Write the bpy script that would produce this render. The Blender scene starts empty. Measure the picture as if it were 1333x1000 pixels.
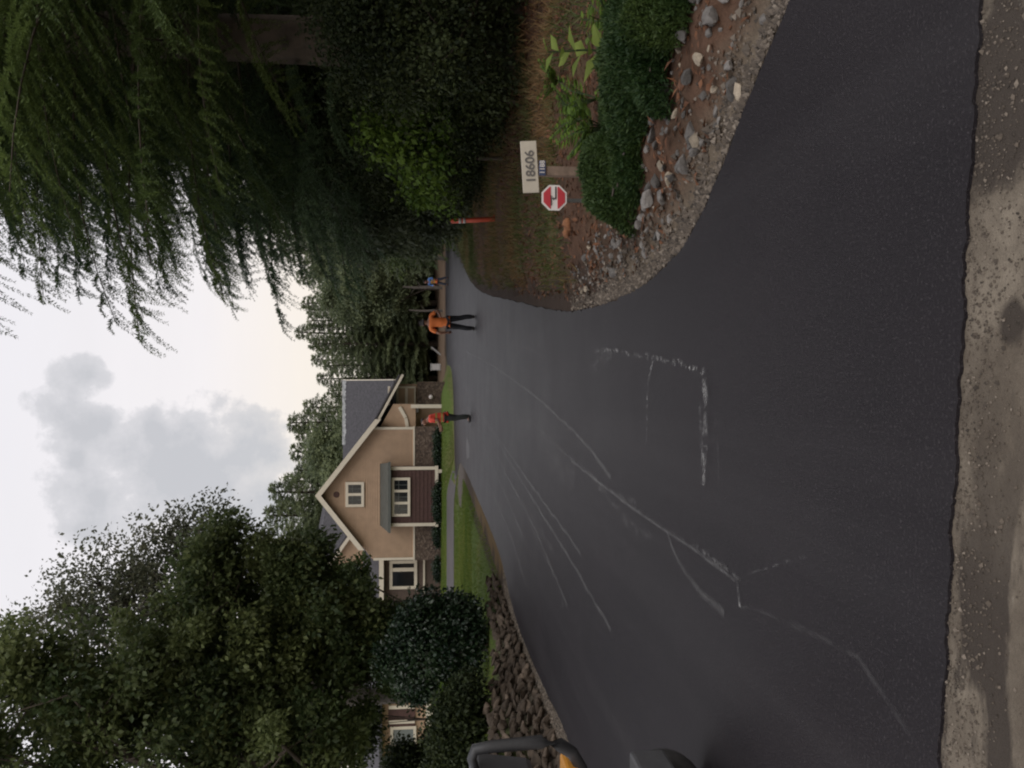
import bpy, bmesh, math, random
import numpy as np
from mathutils import Matrix, Vector, Euler
R = math.radians
rng = np.random.default_rng(7)
random.seed(7)
S = bpy.context.scene
COL = S.collection

# ------------------------------------------------------------------ camera model (photo is 1333x1000, lying on its side)
F, CX, CY, EYE = 1152.0, 666.5, 500.0, 1.6
TILT = math.atan(110.5 / F)
def ray(ix, iy):
    r = (CY - iy) / F; d = (ix - CX) / F
    return np.array([r, math.cos(TILT) - d * math.sin(TILT), -math.sin(TILT) - d * math.cos(TILT)])
def gp(ix, iy, z=0.0):
    v = ray(ix, iy); t = (z - EYE) / v[2]
    return np.array([v[0] * t, v[1] * t])
def wp(ix, iy, Y):
    v = ray(ix, iy); t = Y / v[1]
    return np.array([v[0] * t, Y, EYE + v[2] * t])

# ------------------------------------------------------------------ materials
MATS = {}
def new_mat(name):
    m = bpy.data.materials.new(name); m.use_nodes = True
    nt = m.node_tree
    b = nt.nodes['Principled BSDF']
    MATS[name] = m
    return m, nt, b
def N(nt, t, **k):
    n = nt.nodes.new(t)
    for a, v in k.items(): setattr(n, a, v)
    return n
def noise_tex(nt, scale, detail=4, rough=.55, coord='Object', vec=None):
    n = N(nt, 'ShaderNodeTexNoise'); n.inputs['Scale'].default_value = scale
    n.inputs['Detail'].default_value = detail; n.inputs['Roughness'].default_value = rough
    if vec is None:
        tc = N(nt, 'ShaderNodeTexCoord'); vec = tc.outputs[coord]
    nt.links.new(vec, n.inputs['Vector'])
    return n.outputs['Fac']
def ramp(nt, fac, stops):
    r = N(nt, 'ShaderNodeValToRGB')
    els = r.color_ramp.elements
    while len(els) < len(stops): els.new(.5)
    for e, (p, c) in zip(els, stops):
        e.position = p; e.color = (*c, 1) if len(c) == 3 else c
    nt.links.new(fac, r.inputs['Fac'])
    return r.outputs['Color']
def mixc(nt, fac, a, b, mode='MIX'):
    m = N(nt, 'ShaderNodeMix', data_type='RGBA', blend_type=mode)
    for sock, v in ((m.inputs[0], fac), (m.inputs[6], a), (m.inputs[7], b)):
        if isinstance(v, (int, float)): sock.default_value = v
        elif isinstance(v, tuple): sock.default_value = (*v, 1)
        else: nt.links.new(v, sock)
    return m.outputs[2]
def mth(nt, op, a, b=None, c=None, clamp=False):
    m = N(nt, 'ShaderNodeMath', operation=op); m.use_clamp = clamp
    for i, v in enumerate((a, b, c)):
        if v is None: continue
        if isinstance(v, (int, float)): m.inputs[i].default_value = v
        else: nt.links.new(v, m.inputs[i])
    return m.outputs[0]
def bump(nt, b, h, strength=.4, dist=.02):
    bp = N(nt, 'ShaderNodeBump'); bp.inputs['Strength'].default_value = strength; bp.inputs['Distance'].default_value = dist
    nt.links.new(h, bp.inputs['Height']); nt.links.new(bp.outputs[0], b.inputs['Normal'])
def plain(name, col, rough=.6, var=.18, scale=6, metal=0, bstr=.15, bscale=40, spec=None):
    m, nt, b = new_mat(name)
    f = noise_tex(nt, scale, 5)
    lo = tuple(max(0, c * (1 - var)) for c in col); hi = tuple(c * (1 + var) for c in col)
    nt.links.new(ramp(nt, f, [(.3, lo), (.7, hi)]), b.inputs['Base Color'])
    b.inputs['Roughness'].default_value = rough; b.inputs['Metallic'].default_value = metal
    if spec is not None: b.inputs['Specular IOR Level'].default_value = spec
    if bstr: bump(nt, b, noise_tex(nt, bscale, 3), bstr, .01)
    return m
def leaf_mat(name, c1, c2, trans=.3, rough=.55, spec=.25):
    m, nt, b = new_mat(name)
    at = N(nt, 'ShaderNodeAttribute', attribute_name='tint')
    col = ramp(nt, at.outputs['Fac'], [(0, c1), (1, c2)])
    nt.links.new(col, b.inputs['Base Color']); b.inputs['Roughness'].default_value = rough
    b.inputs['Specular IOR Level'].default_value = spec
    t = N(nt, 'ShaderNodeBsdfTranslucent'); nt.links.new(col, t.inputs['Color'])
    mx = N(nt, 'ShaderNodeMixShader'); mx.inputs[0].default_value = trans
    nt.links.new(b.outputs[0], mx.inputs[1]); nt.links.new(t.outputs[0], mx.inputs[2])
    nt.links.new(mx.outputs[0], nt.nodes['Material Output'].inputs['Surface'])
    return m

M_bark = plain('bark', (.075, .058, .045), .9, .4, 5, bstr=.8, bscale=14)
M_barkpale = plain('bark_pale', (.10, .085, .072), .9, .35, 5, bstr=.6, bscale=14)
M_hem = leaf_mat('hemlock_needles', (.036, .062, .022), (.145, .200, .055), .36, .5, .4)
M_fir = leaf_mat('fir_needles', (.036, .064, .036), (.110, .165, .076), .34, .5, .4)
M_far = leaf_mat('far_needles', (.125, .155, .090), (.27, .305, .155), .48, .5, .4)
M_map = leaf_mat('maple_leaves', (.052, .078, .030), (.185, .215, .080), .45, .5, .35)
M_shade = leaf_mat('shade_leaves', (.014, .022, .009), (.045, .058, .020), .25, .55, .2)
M_birch = leaf_mat('birch_leaves', (.085, .095, .060), (.180, .180, .110), .42, .5, .4)
M_alder = leaf_mat('alder_leaves', (.040, .062, .022), (.090, .120, .036), .3)
M_lime = leaf_mat('bright_leaves', (.060, .110, .018), (.130, .200, .030), .35)
M_willow = leaf_mat('willow_leaves', (.045, .060, .032), (.110, .130, .070), .3)
M_laurel = leaf_mat('laurel_leaves', (.010, .024, .012), (.030, .052, .022), .12, .35, .5)
M_junip = leaf_mat('juniper_needles', (.018, .042, .012), (.070, .105, .026), .2)
M_grass = leaf_mat('lawn_blades', (.095, .150, .026), (.22, .24, .055), .4)
M_dry = leaf_mat('dry_blades', (.060, .085, .022), (.220, .130, .060), .3)
M_broad = leaf_mat('broad_leaves', (.10, .15, .025), (.22, .27, .06), .3)
M_litter = leaf_mat('litter_bits', (.075, .032, .016), (.190, .085, .042), .1)

# ------------------------------------------------------------------ object helpers
def meta(o, label=None, cat=None, group=None, kind=None):
    if label: o['label'] = label
    if cat: o['category'] = cat
    if group: o['group'] = group
    if kind: o['kind'] = kind
    return o
def empty(name, loc, label, cat, group=None, rz=0):
    o = bpy.data.objects.new(name, None); COL.objects.link(o); o.empty_display_size = .2
    o.location = loc; o.rotation_euler.z = rz
    return meta(o, label, cat, group)
def link(name, me, parent=None):
    o = bpy.data.objects.new(name, me); COL.objects.link(o)
    if parent is not None: o.parent = parent
    return o
def np_mesh(name, V, Fq, mats, tint=None, smooth=False):
    """V (n,3); Fq (m,k) equal-sided faces"""
    me = bpy.data.meshes.new(name)
    V = np.asarray(V, np.float32); Fq = np.asarray(Fq, np.int32)
    k = Fq.shape[1]
    me.vertices.add(len(V)); me.vertices.foreach_set('co', V.ravel())
    me.loops.add(Fq.size); me.loops.foreach_set('vertex_index', Fq.ravel())
    me.polygons.add(len(Fq))
    me.polygons.foreach_set('loop_start', np.arange(0, Fq.size, k, dtype=np.int32))
    me.polygons.foreach_set('use_smooth', np.full(len(Fq), smooth))
    if tint is not None:
        a = me.attributes.new('tint', 'FLOAT', 'POINT'); a.data.foreach_set('value', np.asarray(tint, np.float32))
    for m in (mats if isinstance(mats, (list, tuple)) else [mats]): me.materials.append(m)
    me.update(calc_edges=True); me.validate()
    return me
def norm(a):
    return a / np.maximum(np.linalg.norm(a, axis=-1, keepdims=True), 1e-9)
def leaf_mesh(name, C, D, Nn, ln, wd, tint, mat, bend=0.0):
    """rhombus leaves: base C, direction D, normal Nn"""
    C = np.asarray(C); D = norm(np.asarray(D)); Sd = norm(np.cross(D, Nn)); n = len(C)
    Up = np.cross(Sd, D)
    ln = np.broadcast_to(np.asarray(ln), (n,))[:, None]; wd = np.broadcast_to(np.asarray(wd), (n,))[:, None]
    mid = C + D * ln * .45 + Up * ln * bend
    V = np.stack([C, mid + Sd * wd * .5, C + D * ln, mid - Sd * wd * .5], 1).reshape(-1, 3)
    return np_mesh(name, V, np.arange(n * 4).reshape(n, 4), mat, np.repeat(np.broadcast_to(tint, (n,)), 4))
class MB:
    def __init__(s): s.v = []; s.f = []; s.m = []
    def add(s, V, Fs, mi=0):
        o = len(s.v); s.v += [tuple(map(float, p)) for p in V]
        s.f += [tuple(i + o for i in f) for f in Fs]; s.m += [mi] * len(Fs); return s
    def box(s, c, size, mi=0, rot=None, bev=0):
        hx, hy, hz = (q / 2 for q in size)
        if bev:
            bm = bmesh.new(); bmesh.ops.create_cube(bm, size=1)
            bmesh.ops.scale(bm, vec=size, verts=bm.verts)
            bmesh.ops.bevel(bm, geom=bm.edges[:] , offset=bev, segments=2, affect='EDGES', profile=.5)
            bm.verts.ensure_lookup_table()
            V = [v.co.copy() for v in bm.verts]; Fs = [[v.index for v in f.verts] for f in bm.faces]; bm.free()
        else:
            V = [Vector((x * hx, y * hy, z * hz)) for x in (-1, 1) for y in (-1, 1) for z in (-1, 1)]
            Fs = [(0, 1, 3, 2), (4, 6, 7, 5), (0, 4, 5, 1), (2, 3, 7, 6), (0, 2, 6, 4), (1, 5, 7, 3)]
        if rot is not None: V = [rot @ p for p in V]
        return s.add([Vector(c) + p for p in V], Fs, mi)
    def slab(s, poly, off, mi=0):
        """polygon (list of 3D) extruded by vector off"""
        n = len(poly); off = Vector(off); P = [Vector(p) for p in poly]
        return s.add(P + [p + off for p in P], [tuple(range(n))[::-1], tuple(range(n, 2 * n))] +
                     [(i, (i + 1) % n, n + (i + 1) % n, n + i) for i in range(n)], mi)
    def tube(s, path, radii, k=8, mi=0, cap=True):
        P = [Vector(p) for p in path]; n = len(P)
        if isinstance(radii, (int, float)): radii = [radii] * n
        V = []
        up = Vector((0, 0, 1))
        for i, p in enumerate(P):
            d = (P[min(i + 1, n - 1)] - P[max(i - 1, 0)]).normalized()
            a = d.cross(up if abs(d.z) < .95 else Vector((1, 0, 0))).normalized(); b = a.cross(d)
            V += [p + (a * math.cos(2 * math.pi * j / k) + b * math.sin(2 * math.pi * j / k)) * radii[i] for j in range(k)]
        Fs = [(i * k + j, i * k + (j + 1) % k, (i + 1) * k + (j + 1) % k, (i + 1) * k + j) for i in range(n - 1) for j in range(k)]
        if cap: Fs += [tuple(range(k))[::-1], tuple((n - 1) * k + j for j in range(k))]
        return s.add(V, Fs, mi)
    def lathe(s, prof, axis='Z', c=(0, 0, 0), k=24, mi=0):
        V = []
        for r, h in prof:
            for j in range(k):
                a = 2 * math.pi * j / k; x, y = r * math.cos(a), r * math.sin(a)
                p = {'Z': (x, y, h), 'Y': (x, h, y), 'X': (h, x, y)}[axis]
                V.append(Vector(c) + Vector(p))
        n = len(prof)
        Fs = [(i * k + j, i * k + (j + 1) % k, (i + 1) * k + (j + 1) % k, (i + 1) * k + j) for i in range(n - 1) for j in range(k)]
        return s.add(V, Fs, mi)
    def build(s, name, mats, parent=None, org=(0, 0, 0), smooth=False):
        me = bpy.data.meshes.new(name)
        o_ = Vector(org)
        me.from_pydata([tuple(Vector(p) - o_) for p in s.v], [], s.f)
        for m in (mats if isinstance(mats, (list, tuple)) else [mats]): me.materials.append(m)
        if len(set(s.m)) > 1: me.polygons.foreach_set('material_index', s.m)
        bm = bmesh.new(); bm.from_mesh(me); bmesh.ops.recalc_face_normals(bm, faces=bm.faces); bm.to_mesh(me); bm.free()
        if smooth: me.polygons.foreach_set('use_smooth', [True] * len(me.polygons))
        me.update()
        o = link(name, me, parent)
        if parent is None: o.location = org
        return o
def sst(a, b, x):
    t = np.clip((np.asarray(x, float) - a) / (b - a), 0, 1); return t * t * (3 - 2 * t)

# value noise for terrain
_perm = rng.random((64, 64))
def vnoise(x, y, s):
    x = np.asarray(x) * s; y = np.asarray(y) * s
    xi = np.floor(x).astype(int); yi = np.floor(y).astype(int); fx = x - xi; fy = y - yi
    fx = fx * fx * (3 - 2 * fx); fy = fy * fy * (3 - 2 * fy)
    g = lambda a, b: _perm[a % 64, b % 64]
    return (g(xi, yi) * (1 - fx) + g(xi + 1, yi) * fx) * (1 - fy) + (g(xi, yi + 1) * (1 - fx) + g(xi + 1, yi + 1) * fx) * fy

# ------------------------------------------------------------------ asphalt outline (world metres)
right_img = [(592, 302), (600, 333), (609, 362), (622, 378), (640, 386), (665, 391), (690, 397), (715, 403), (740, 406), (765, 402),
             (790, 395), (820, 382), (850, 363), (890, 322), (912, 282), (930, 240), (958, 170), (985, 100), (1007, 50), (1030, 0)]
RE = [gp(*p) for p in right_img]
far_r = [(15, 77.5), (12.5, 62)]
near = [(2.15, 3.25), (3.0, 2.95), (5.5, 2.6), (9, 2.1), (9, 1.75)]
near_edge_img = [(1275, 0), (1268, 120), (1262, 230), (1252, 340), (1255, 420), (1243, 560), (1238, 680), (1230, 800), (1226, 900), (1222, 1000)]
NE = [gp(*p) for p in near_edge_img]
left = [(-4.5, 3.0), (-9.5, 3.4), (-9.5, 3.9), (-6.6, 4.6), (-5.2, 6.2), (-4.45, 8.2)]
LE = [gp(*p) for p in [(742, 962), (710, 900), (680, 832), (664, 780), (655, 735), (640, 692), (622, 650), (606, 612)]]
far_l = [(-3.9, 45.5), (-5.2, 46.6), (-5.4, 51.5), (-3.0, 52.6), (.2, 55.5), (1.3, 61), (1.6, 77.5)]
POLY = np.array([tuple(p) for p in far_r] + [tuple(p) for p in RE] + near + [tuple(p) for p in NE] + left + [tuple(p) for p in LE] + far_l)
def smooth_poly(P, it=2):
    for _ in range(it):
        Q = np.roll(P, -1, 0); P = np.stack([.75 * P + .25 * Q, .25 * P + .75 * Q], 1).reshape(-1, 2)
    return P
POLY = smooth_poly(POLY, 2)
def sdf(x, y, P=POLY):
    """distance to polygon, negative inside"""
    x = np.asarray(x, float); y = np.asarray(y, float); sh = x.shape; x = x.ravel(); y = y.ravel()
    best = np.full(x.shape, 1e9); ins = np.zeros(x.shape, bool)
    for a, b in zip(P, np.roll(P, -1, 0)):
        e = b - a; wx = x - a[0]; wy = y - a[1]
        t = np.clip((wx * e[0] + wy * e[1]) / (e @ e + 1e-12), 0, 1)
        best = np.minimum(best, np.hypot(wx - e[0] * t, wy - e[1] * t))
        c = (a[1] > y) != (b[1] > y)
        xx = e[0] * (y - a[1]) / (e[1] if abs(e[1]) > 1e-12 else 1e-12) + a[0]
        ins ^= c & (x < xx)
    return np.where(ins, -best, best).reshape(sh)
def wall_h(y):
    return .90 - .52 * sst(10.0, 17.0, y) - .28 * sst(17.0, 23, y)
def side_drive_mask(x, y):
    return sst(-4.0, -5.2, x) * sst(45.8, 46.4, y) * sst(51.6, 51.0, y)
def ter(x, y, d=None):
    x = np.asarray(x, float); y = np.asarray(y, float)
    if d is None: d = sdf(x, y)
    right = (x > -2.0) & (y > 2.6)
    lm = 1 - sst(-4.2, -3.6, x)
    # right hand berm
    zr = .15 * sst(.05, .7, d) + .050 * np.clip(d - .6, 0, 9) * sst(60, 25, y) + (vnoise(x, y, .9) - .5) * .16 * sst(.3, 1.2, d)
    # left: wall, lawn, house pad
    base_d = np.clip(-4.42 - x, 0, None)
    zl = wall_h(y) * sst(.0, .55, base_d) * sst(5.5, 8.0, y) + (vnoise(x, y, .35) - .5) * .12 * sst(.8, 2.5, base_d)
    zl = zl * sst(48, 26, y)
    z = np.where(x < -2.5, zl, np.where((x < 2.5) & (y > 45), 0, zr))
    z = z + .66 * sst(40, 58, y) * np.maximum(sst(-4.2, -6.5, x), sst(1.6, -1.0, x) * sst(53, 57, y))
    # bank at far end, everything behind it
    bank = .75 * sst(77, 92, y) + (vnoise(x, y, .12) - .5) * .25 * sst(78, 90, y)
    z = z * sst(85, 70, y) + np.where(y > 70, np.maximum(bank, 0), 0) + np.where(x < -4.2, .66 * sst(70, 85, y) * sst(140, 100, y), 0) * .3
    z = z * sst(2.0, 3.0, y + np.clip(np.abs(x) - 4, 0, 30) * 0)  # old road side
    z = z + sst(9, 45, x) * 1.2 * sst(3, 12, y) * sst(120, 60, y)
    under = -.09
    rough = ((vnoise(x, y, 6) - .5) * .09 + (vnoise(x + 9, y, 14) - .5) * .05) * sst(.06, .22, d) * sst(1.3, .6, d) * (x > -2.5) * sst(60, 30, y)
    z = z + rough - .004
    return under + (z - under) * sst(-.14, .0, d) * sst(2.75, 3.15, y)
def ter1(x, y):
    return float(ter(np.array([x]), np.array([y]))[0])

# ------------------------------------------------------------------ ground sheet
def axis(segs):
    out = []
    for a, b, st in segs: out += list(np.arange(a, b, st))
    return np.array(out + [segs[-1][1]])
ax = axis([(-420, -60, 30), (-60, -25, 3), (-25, -9, .6), (-9, 9, .12), (9, 20, .5), (20, 60, 3), (60, 420.1, 30)])
ay = axis([(-60, -6, 6), (-6, 1.5, .6), (1.5, 20, .12), (20, 60, .4), (60, 100, 1), (100, 160, 6), (160, 700, 40)])
GX, GY = np.meshgrid(ax, ay, indexing='ij')
D = sdf(GX, GY)
GZ = ter(GX, GY, D)
nx, ny = GX.shape
V = np.stack([GX, GY, GZ], -1).reshape(-1, 3)
I = np.arange(nx * ny).reshape(nx, ny)
Fq = np.stack([I[:-1, :-1], I[1:, :-1], I[1:, 1:], I[:-1, 1:]], -1).reshape(-1, 4)
x, y, d = GX.ravel(), GY.ravel(), D.ravel()
n1 = vnoise(x, y, .8); n2 = vnoise(x + 31, y + 7, 2.3); n3 = vnoise(x + 5, y + 77, .33)
def mixa(a, b, t): return a + (np.asarray(b) - a) * t[:, None]
C = np.tile(np.array([.050, .036, .024]), (len(x), 1))                      # forest floor
berm = (x > -2.5) & (y > 2.3)
t = sst(14, 8, d) * berm * sst(60, 45, y)
soil = mixa(np.tile([.100, .056, .036], (len(x), 1)), [.095, .078, .034], sst(.52, .72, n1) * sst(7.0, 9.0, y))
soil = mixa(soil, [.060, .040, .026], sst(.5, .8, n2) * .7)
C = mixa(C, 0, t) * 0 + C * (1 - t)[:, None] + soil * t[:, None]
# grass rim far right of the drive
C = mixa(C, [.115, .125, .045], sst(4.5, 2.5, d) * sst(24, 34, y) * sst(76, 70, y) * (x > -2))
lawn = (x < -4.6) & (y > 5) & (y < 60) | (x < -4.0) & (y > 40) & (y < 60) | (x < 1.4) & (y > 51.8) & (y < 62) & (d > 0)
lc = mixa(np.tile([.085, .120, .028], (len(x), 1)), [.140, .120, .052], sst(.55, .8, n3) * .8)
C[lawn] = lc[lawn]
C = mixa(C, [.13, .085, .038], sst(.60, .25, d + (n2 - .5) * .6) * sst(17.5, 19, y) * sst(33, 26, y) * (x < -3))     # needle litter along the lawn edge
C = mixa(C, [.105, .088, .075], sst(2.6, .6, np.hypot(x + 4.6, (y - 42) * .4)))                    # bare soil at lawn tip
C = mixa(C, [.145, .100, .068], sst(76, 79, y) * sst(104, 96, y))                                  # bare bank
edge_l = (x < -2) & (y < 18)
C = mixa(C, [.165, .140, .110], sst(.75, .35, d) * edge_l)
C = mixa(C, [.052, .036, .027], sst(.50, .25, d + (n2 - .5) * .3) * berm * sst(5, 7, y) * sst(40, 30, y))             # freshly cut dark soil edge
C = mixa(C, [.150, .118, .085], sst(.42, .15, d) * berm * sst(8.0, 6.5, y))
me = np_mesh('ground', V, Fq, [], smooth=True)
ca = me.color_attributes.new('zone', 'FLOAT_COLOR', 'POINT')
ca.data.foreach_set('color', np.concatenate([C, np.ones((len(C), 1))], 1).astype(np.float32).ravel())
m, nt, b = new_mat('ground')
at = N(nt, 'ShaderNodeAttribute', attribute_name='zone')
f1 = noise_tex(nt, 9, 8, .7); f2 = noise_tex(nt, 60, 4, .7)
k = mth(nt, 'ADD', mth(nt, 'MULTIPLY', f1, 1.3), mth(nt, 'MULTIPLY', f2, .9))
cc = N(nt, 'ShaderNodeCombineColor')
for i in range(3): nt.links.new(mth(nt, 'SUBTRACT', k, .12), cc.inputs[i])
nt.links.new(mixc(nt, 1.0, at.outputs['Color'], cc.outputs[0], 'MULTIPLY'), b.inputs['Base Color'])
b.inputs['Roughness'].default_value = .95; b.inputs['Specular IOR Level'].default_value = .15
bump(nt, b, f2, .6, .03)
me.materials.append(m)
meta(link('ground', me), kind='structure')

# ------------------------------------------------------------------ asphalt drive, side drive, old road
def poly_sheet(name, P, z, thick, mat):
    bm = bmesh.new()
    vs = [bm.verts.new((p[0], p[1], z)) for p in P]
    es = [bm.edges.new((vs[i], vs[(i + 1) % len(vs)])) for i in range(len(vs))]
    r = bmesh.ops.triangle_fill(bm, edges=es, use_beauty=True, use_dissolve=False)
    bm.normal_update()
    for f in bm.faces:
        if f.normal.z < 0: f.normal_flip()
    lo = [bm.verts.new((p[0] * 1.0, p[1], z - thick)) for p in P]
    for i in range(len(vs)):
        j = (i + 1) % len(vs)
        bm.faces.new((vs[i], lo[i], lo[j], vs[j]))
    me = bpy.data.meshes.new(name); bm.to_mesh(me); bm.free()
    me.materials.append(mat)
    return meta(link(name, me), kind='structure')
m, nt, b = new_mat('asphalt')
tc = N(nt, 'ShaderNodeTexCoord')
mp = N(nt, 'ShaderNodeMapping'); mp.inputs['Scale'].default_value = (1.6, .06, 1); mp.inputs['Rotation'].default_value = (0, 0, .03)
nt.links.new(tc.outputs['Object'], mp.inputs['Vector'])
lane = noise_tex(nt, 1.0, 5, .6, vec=mp.outputs[0])
mott = noise_tex(nt, .7, 6, .6); speck = noise_tex(nt, 85, 3, .75); grit = noise_tex(nt, 420, 2, .6)
base = ramp(nt, mott, [(.3, (.0108, .0082, .0104)), (.7, (.0165, .0126, .0150))])
base = mixc(nt, mth(nt, 'MULTIPLY', sst and ramp(nt, lane, [(.5, (0, 0, 0)), (.72, (1, 1, 1))]), .30), base, (.048, .043, .044))
base = mixc(nt, ramp(nt, speck, [(.56, (0, 0, 0)), (.70, (.8, .8, .8))]), base, (.090, .080, .082))
base = mixc(nt, ramp(nt, grit, [(.30, (.8, .8, .8)), (.47, (0, 0, 0))]), base, (.007, .006, .007))
nt.links.new(base, b.inputs['Base Color'])
nt.links.new(mth(nt, 'MULTIPLY_ADD', mott, .16, .44), b.inputs['Roughness'])
b.inputs['Specular IOR Level'].default_value = .26
bump(nt, b, mth(nt, 'ADD', speck, mth(nt, 'MULTIPLY', grit, .6)), .55, .008)
M_asph = m
# ragged hand-raked near edge
P2 = POLY.copy()
seg = np.roll(P2, -1, 0) - P2
dens = []
for a, e in zip(P2, seg):
    L = np.hypot(*e); n = max(1, int(L / .012)) if a[1] < 3.2 and abs(a[0]) < 2 else max(1, int(L / .05)) if a[1] < 12 else max(1, int(L / .5))
    for i in range(n): dens.append(a + e * i / n)
P2 = np.array(dens)
nrm = np.roll(P2, -1, 0) - np.roll(P2, 1, 0); nrm = np.stack([nrm[:, 1], -nrm[:, 0]], 1); nrm /= np.linalg.norm(nrm, axis=1)[:, None] + 1e-9
amp = np.where(P2[:, 1] < 12, .03, .05)
P2 = P2 + nrm * ((vnoise(P2[:, 0], P2[:, 1], 7) - .5) * amp * .6 + (vnoise(P2[:, 0], P2[:, 1], 26) - .5) * .022 + (vnoise(P2[:, 0], P2[:, 1], 70) - .5) * .012)[:, None]
poly_sheet('asphalt_drive', P2, 0.0, .045, M_asph)

def drape(name, xs, ys, zoff, mat):
    X, Y = np.meshgrid(xs, ys, indexing='ij'); Z = ter(X, Y) + zoff
    i = np.arange(X.size).reshape(X.shape)
    f = np.stack([i[:-1, :-1], i[1:, :-1], i[1:, 1:], i[:-1, 1:]], -1).reshape(-1, 4)
    return meta(link(name, np_mesh(name, np.stack([X, Y, Z], -1).reshape(-1, 3), f, mat, smooth=True)), kind='structure')
M_side = plain('side_asphalt', (.068, .059, .058), .6, .2, .8, bstr=.3, bscale=100)
drape('side_drive', np.arange(-40, -4.7, .5), np.linspace(46.3, 51.2, 10), .03, M_side)

m, nt, b = new_mat('old_road')
tc = N(nt, 'ShaderNodeTexCoord')
f1 = noise_tex(nt, 2.4, 9, .68); f2 = noise_tex(nt, 45, 5, .75); f3 = noise_tex(nt, 160, 2, .6)
mp = N(nt, 'ShaderNodeMapping'); mp.inputs['Scale'].default_value = (1.3, 4.2, 1); mp.inputs['Rotation'].default_value = (0, 0, R(28))
nt.links.new(tc.outputs['Object'], mp.inputs['Vector'])
band = noise_tex(nt, 1.1, 7, .6, vec=mp.outputs[0])
c = ramp(nt, f1, [(.32, (.105, .082, .060)), (.5, (.160, .130, .097)), (.68, (.27, .225, .17))])
# dried / damp mud patches on the left half, two round damp stains on the right
sx = N(nt, 'ShaderNodeSeparateXYZ'); nt.links.new(tc.outputs['Object'], sx.inputs[0])
def spot(cx, cy, r, soft=.12):
    dx = mth(nt, 'SUBTRACT', sx.outputs[0], cx); dy = mth(nt, 'SUBTRACT', sx.outputs[1], cy)
    dd = mth(nt, 'SQRT', mth(nt, 'ADD', mth(nt, 'MULTIPLY', dx, dx), mth(nt, 'MULTIPLY', dy, dy)))
    q = mth(nt, 'ADD', dd, mth(nt, 'MULTIPLY', mth(nt, 'SUBTRACT', f1, .5), .55 * r / .28))
    return mth(nt, 'SUBTRACT', 1, mth(nt, 'DIVIDE', mth(nt, 'SUBTRACT', q, r - soft), soft * 1.0), clamp=True)
g1 = gp(1312, 120, -.03); g2 = gp(1316, 415, -.03); g3 = gp(1305, 470, -.03)
sp = mth(nt, 'MAXIMUM', spot(g1[0], g1[1], .30, .07), mth(nt, 'MAXIMUM', spot(g2[0], g2[1] - .03, .075, .03), 0))
leftm = mth(nt, 'MULTIPLY_ADD', sx.outputs[0], -1.4, .15, clamp=True)
bandm = mth(nt, 'MULTIPLY', ramp(nt, band, [(.46, (0, 0, 0)), (.53, (1, 1, 1))]), leftm)
c = mixc(nt, mth(nt, 'MULTIPLY', mth(nt, 'MAXIMUM', sp, bandm), .92), c, (.050, .039, .031))
c = mixc(nt, ramp(nt, f2, [(.30, (.35, .35, .35)), (.50, (0, 0, 0))]), c, (.070, .056, .044))
c = mixc(nt, ramp(nt, f2, [(.66, (0, 0, 0)), (.76, (.6, .6, .6))]), c, (.34, .31, .26))
nt.links.new(c, b.inputs['Base Color']); b.inputs['Roughness'].default_value = .85; b.inputs['Specular IOR Level'].default_value = .25
bump(nt, b, mth(nt, 'ADD', f2, f3), .7, .012)
M_road = m
mb = MB(); mb.add([(-30, -8, -.012), (30, -8, -.012), (30, 2.95, -.012), (-30, 3.3, -.012)], [(0, 1, 2, 3)])
meta(mb.build('old_road', M_road), kind='structure')

# pale dust and scuffs on the new asphalt
def dust_mat(name, scale, lo, hi, op, col=(.42, .41, .39)):
    m, nt, b = new_mat(name)
    uv = N(nt, 'ShaderNodeUVMap'); s = N(nt, 'ShaderNodeSeparateXYZ'); nt.links.new(uv.outputs[0], s.inputs[0])
    e = mth(nt, 'ABSOLUTE', mth(nt, 'MULTIPLY_ADD', s.outputs[1], 2, -1)); e = mth(nt, 'SUBTRACT', 1, e, clamp=True)
    f0 = noise_tex(nt, scale, 6, .7); f = mth(nt, 'ADD', mth(nt, 'MULTIPLY', f0, .62), mth(nt, 'MULTIPLY', noise_tex(nt, 75, 4, .8), .38))
    a = ramp(nt, f, [(lo, (0, 0, 0)), (hi, (1, 1, 1))])
    a = mth(nt, 'MULTIPLY', mth(nt, 'MULTIPLY', a, mth(nt, 'POWER', e, .8)), op)
    b.inputs['Base Color'].default_value = (*col, 1); b.inputs['Roughness'].default_value = .9
    nt.links.new(a, b.inputs['Alpha'])
    return m
M_d1 = dust_mat('dust_thin', 12, .48, .68, .22); M_d2 = dust_mat('dust_spots', 22, .52, .59, .72); M_d3 = dust_mat('dust_thick', 11, .49, .60, .58)
M_d5 = dust_mat('dust_line', 9, .36, .64, .26); M_d4 = dust_mat('dust_track', 3, .34, .66, .20); M_d0 = dust_mat('dust_faint', 4, .42, .68, .10)
ndust = [0]
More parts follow.
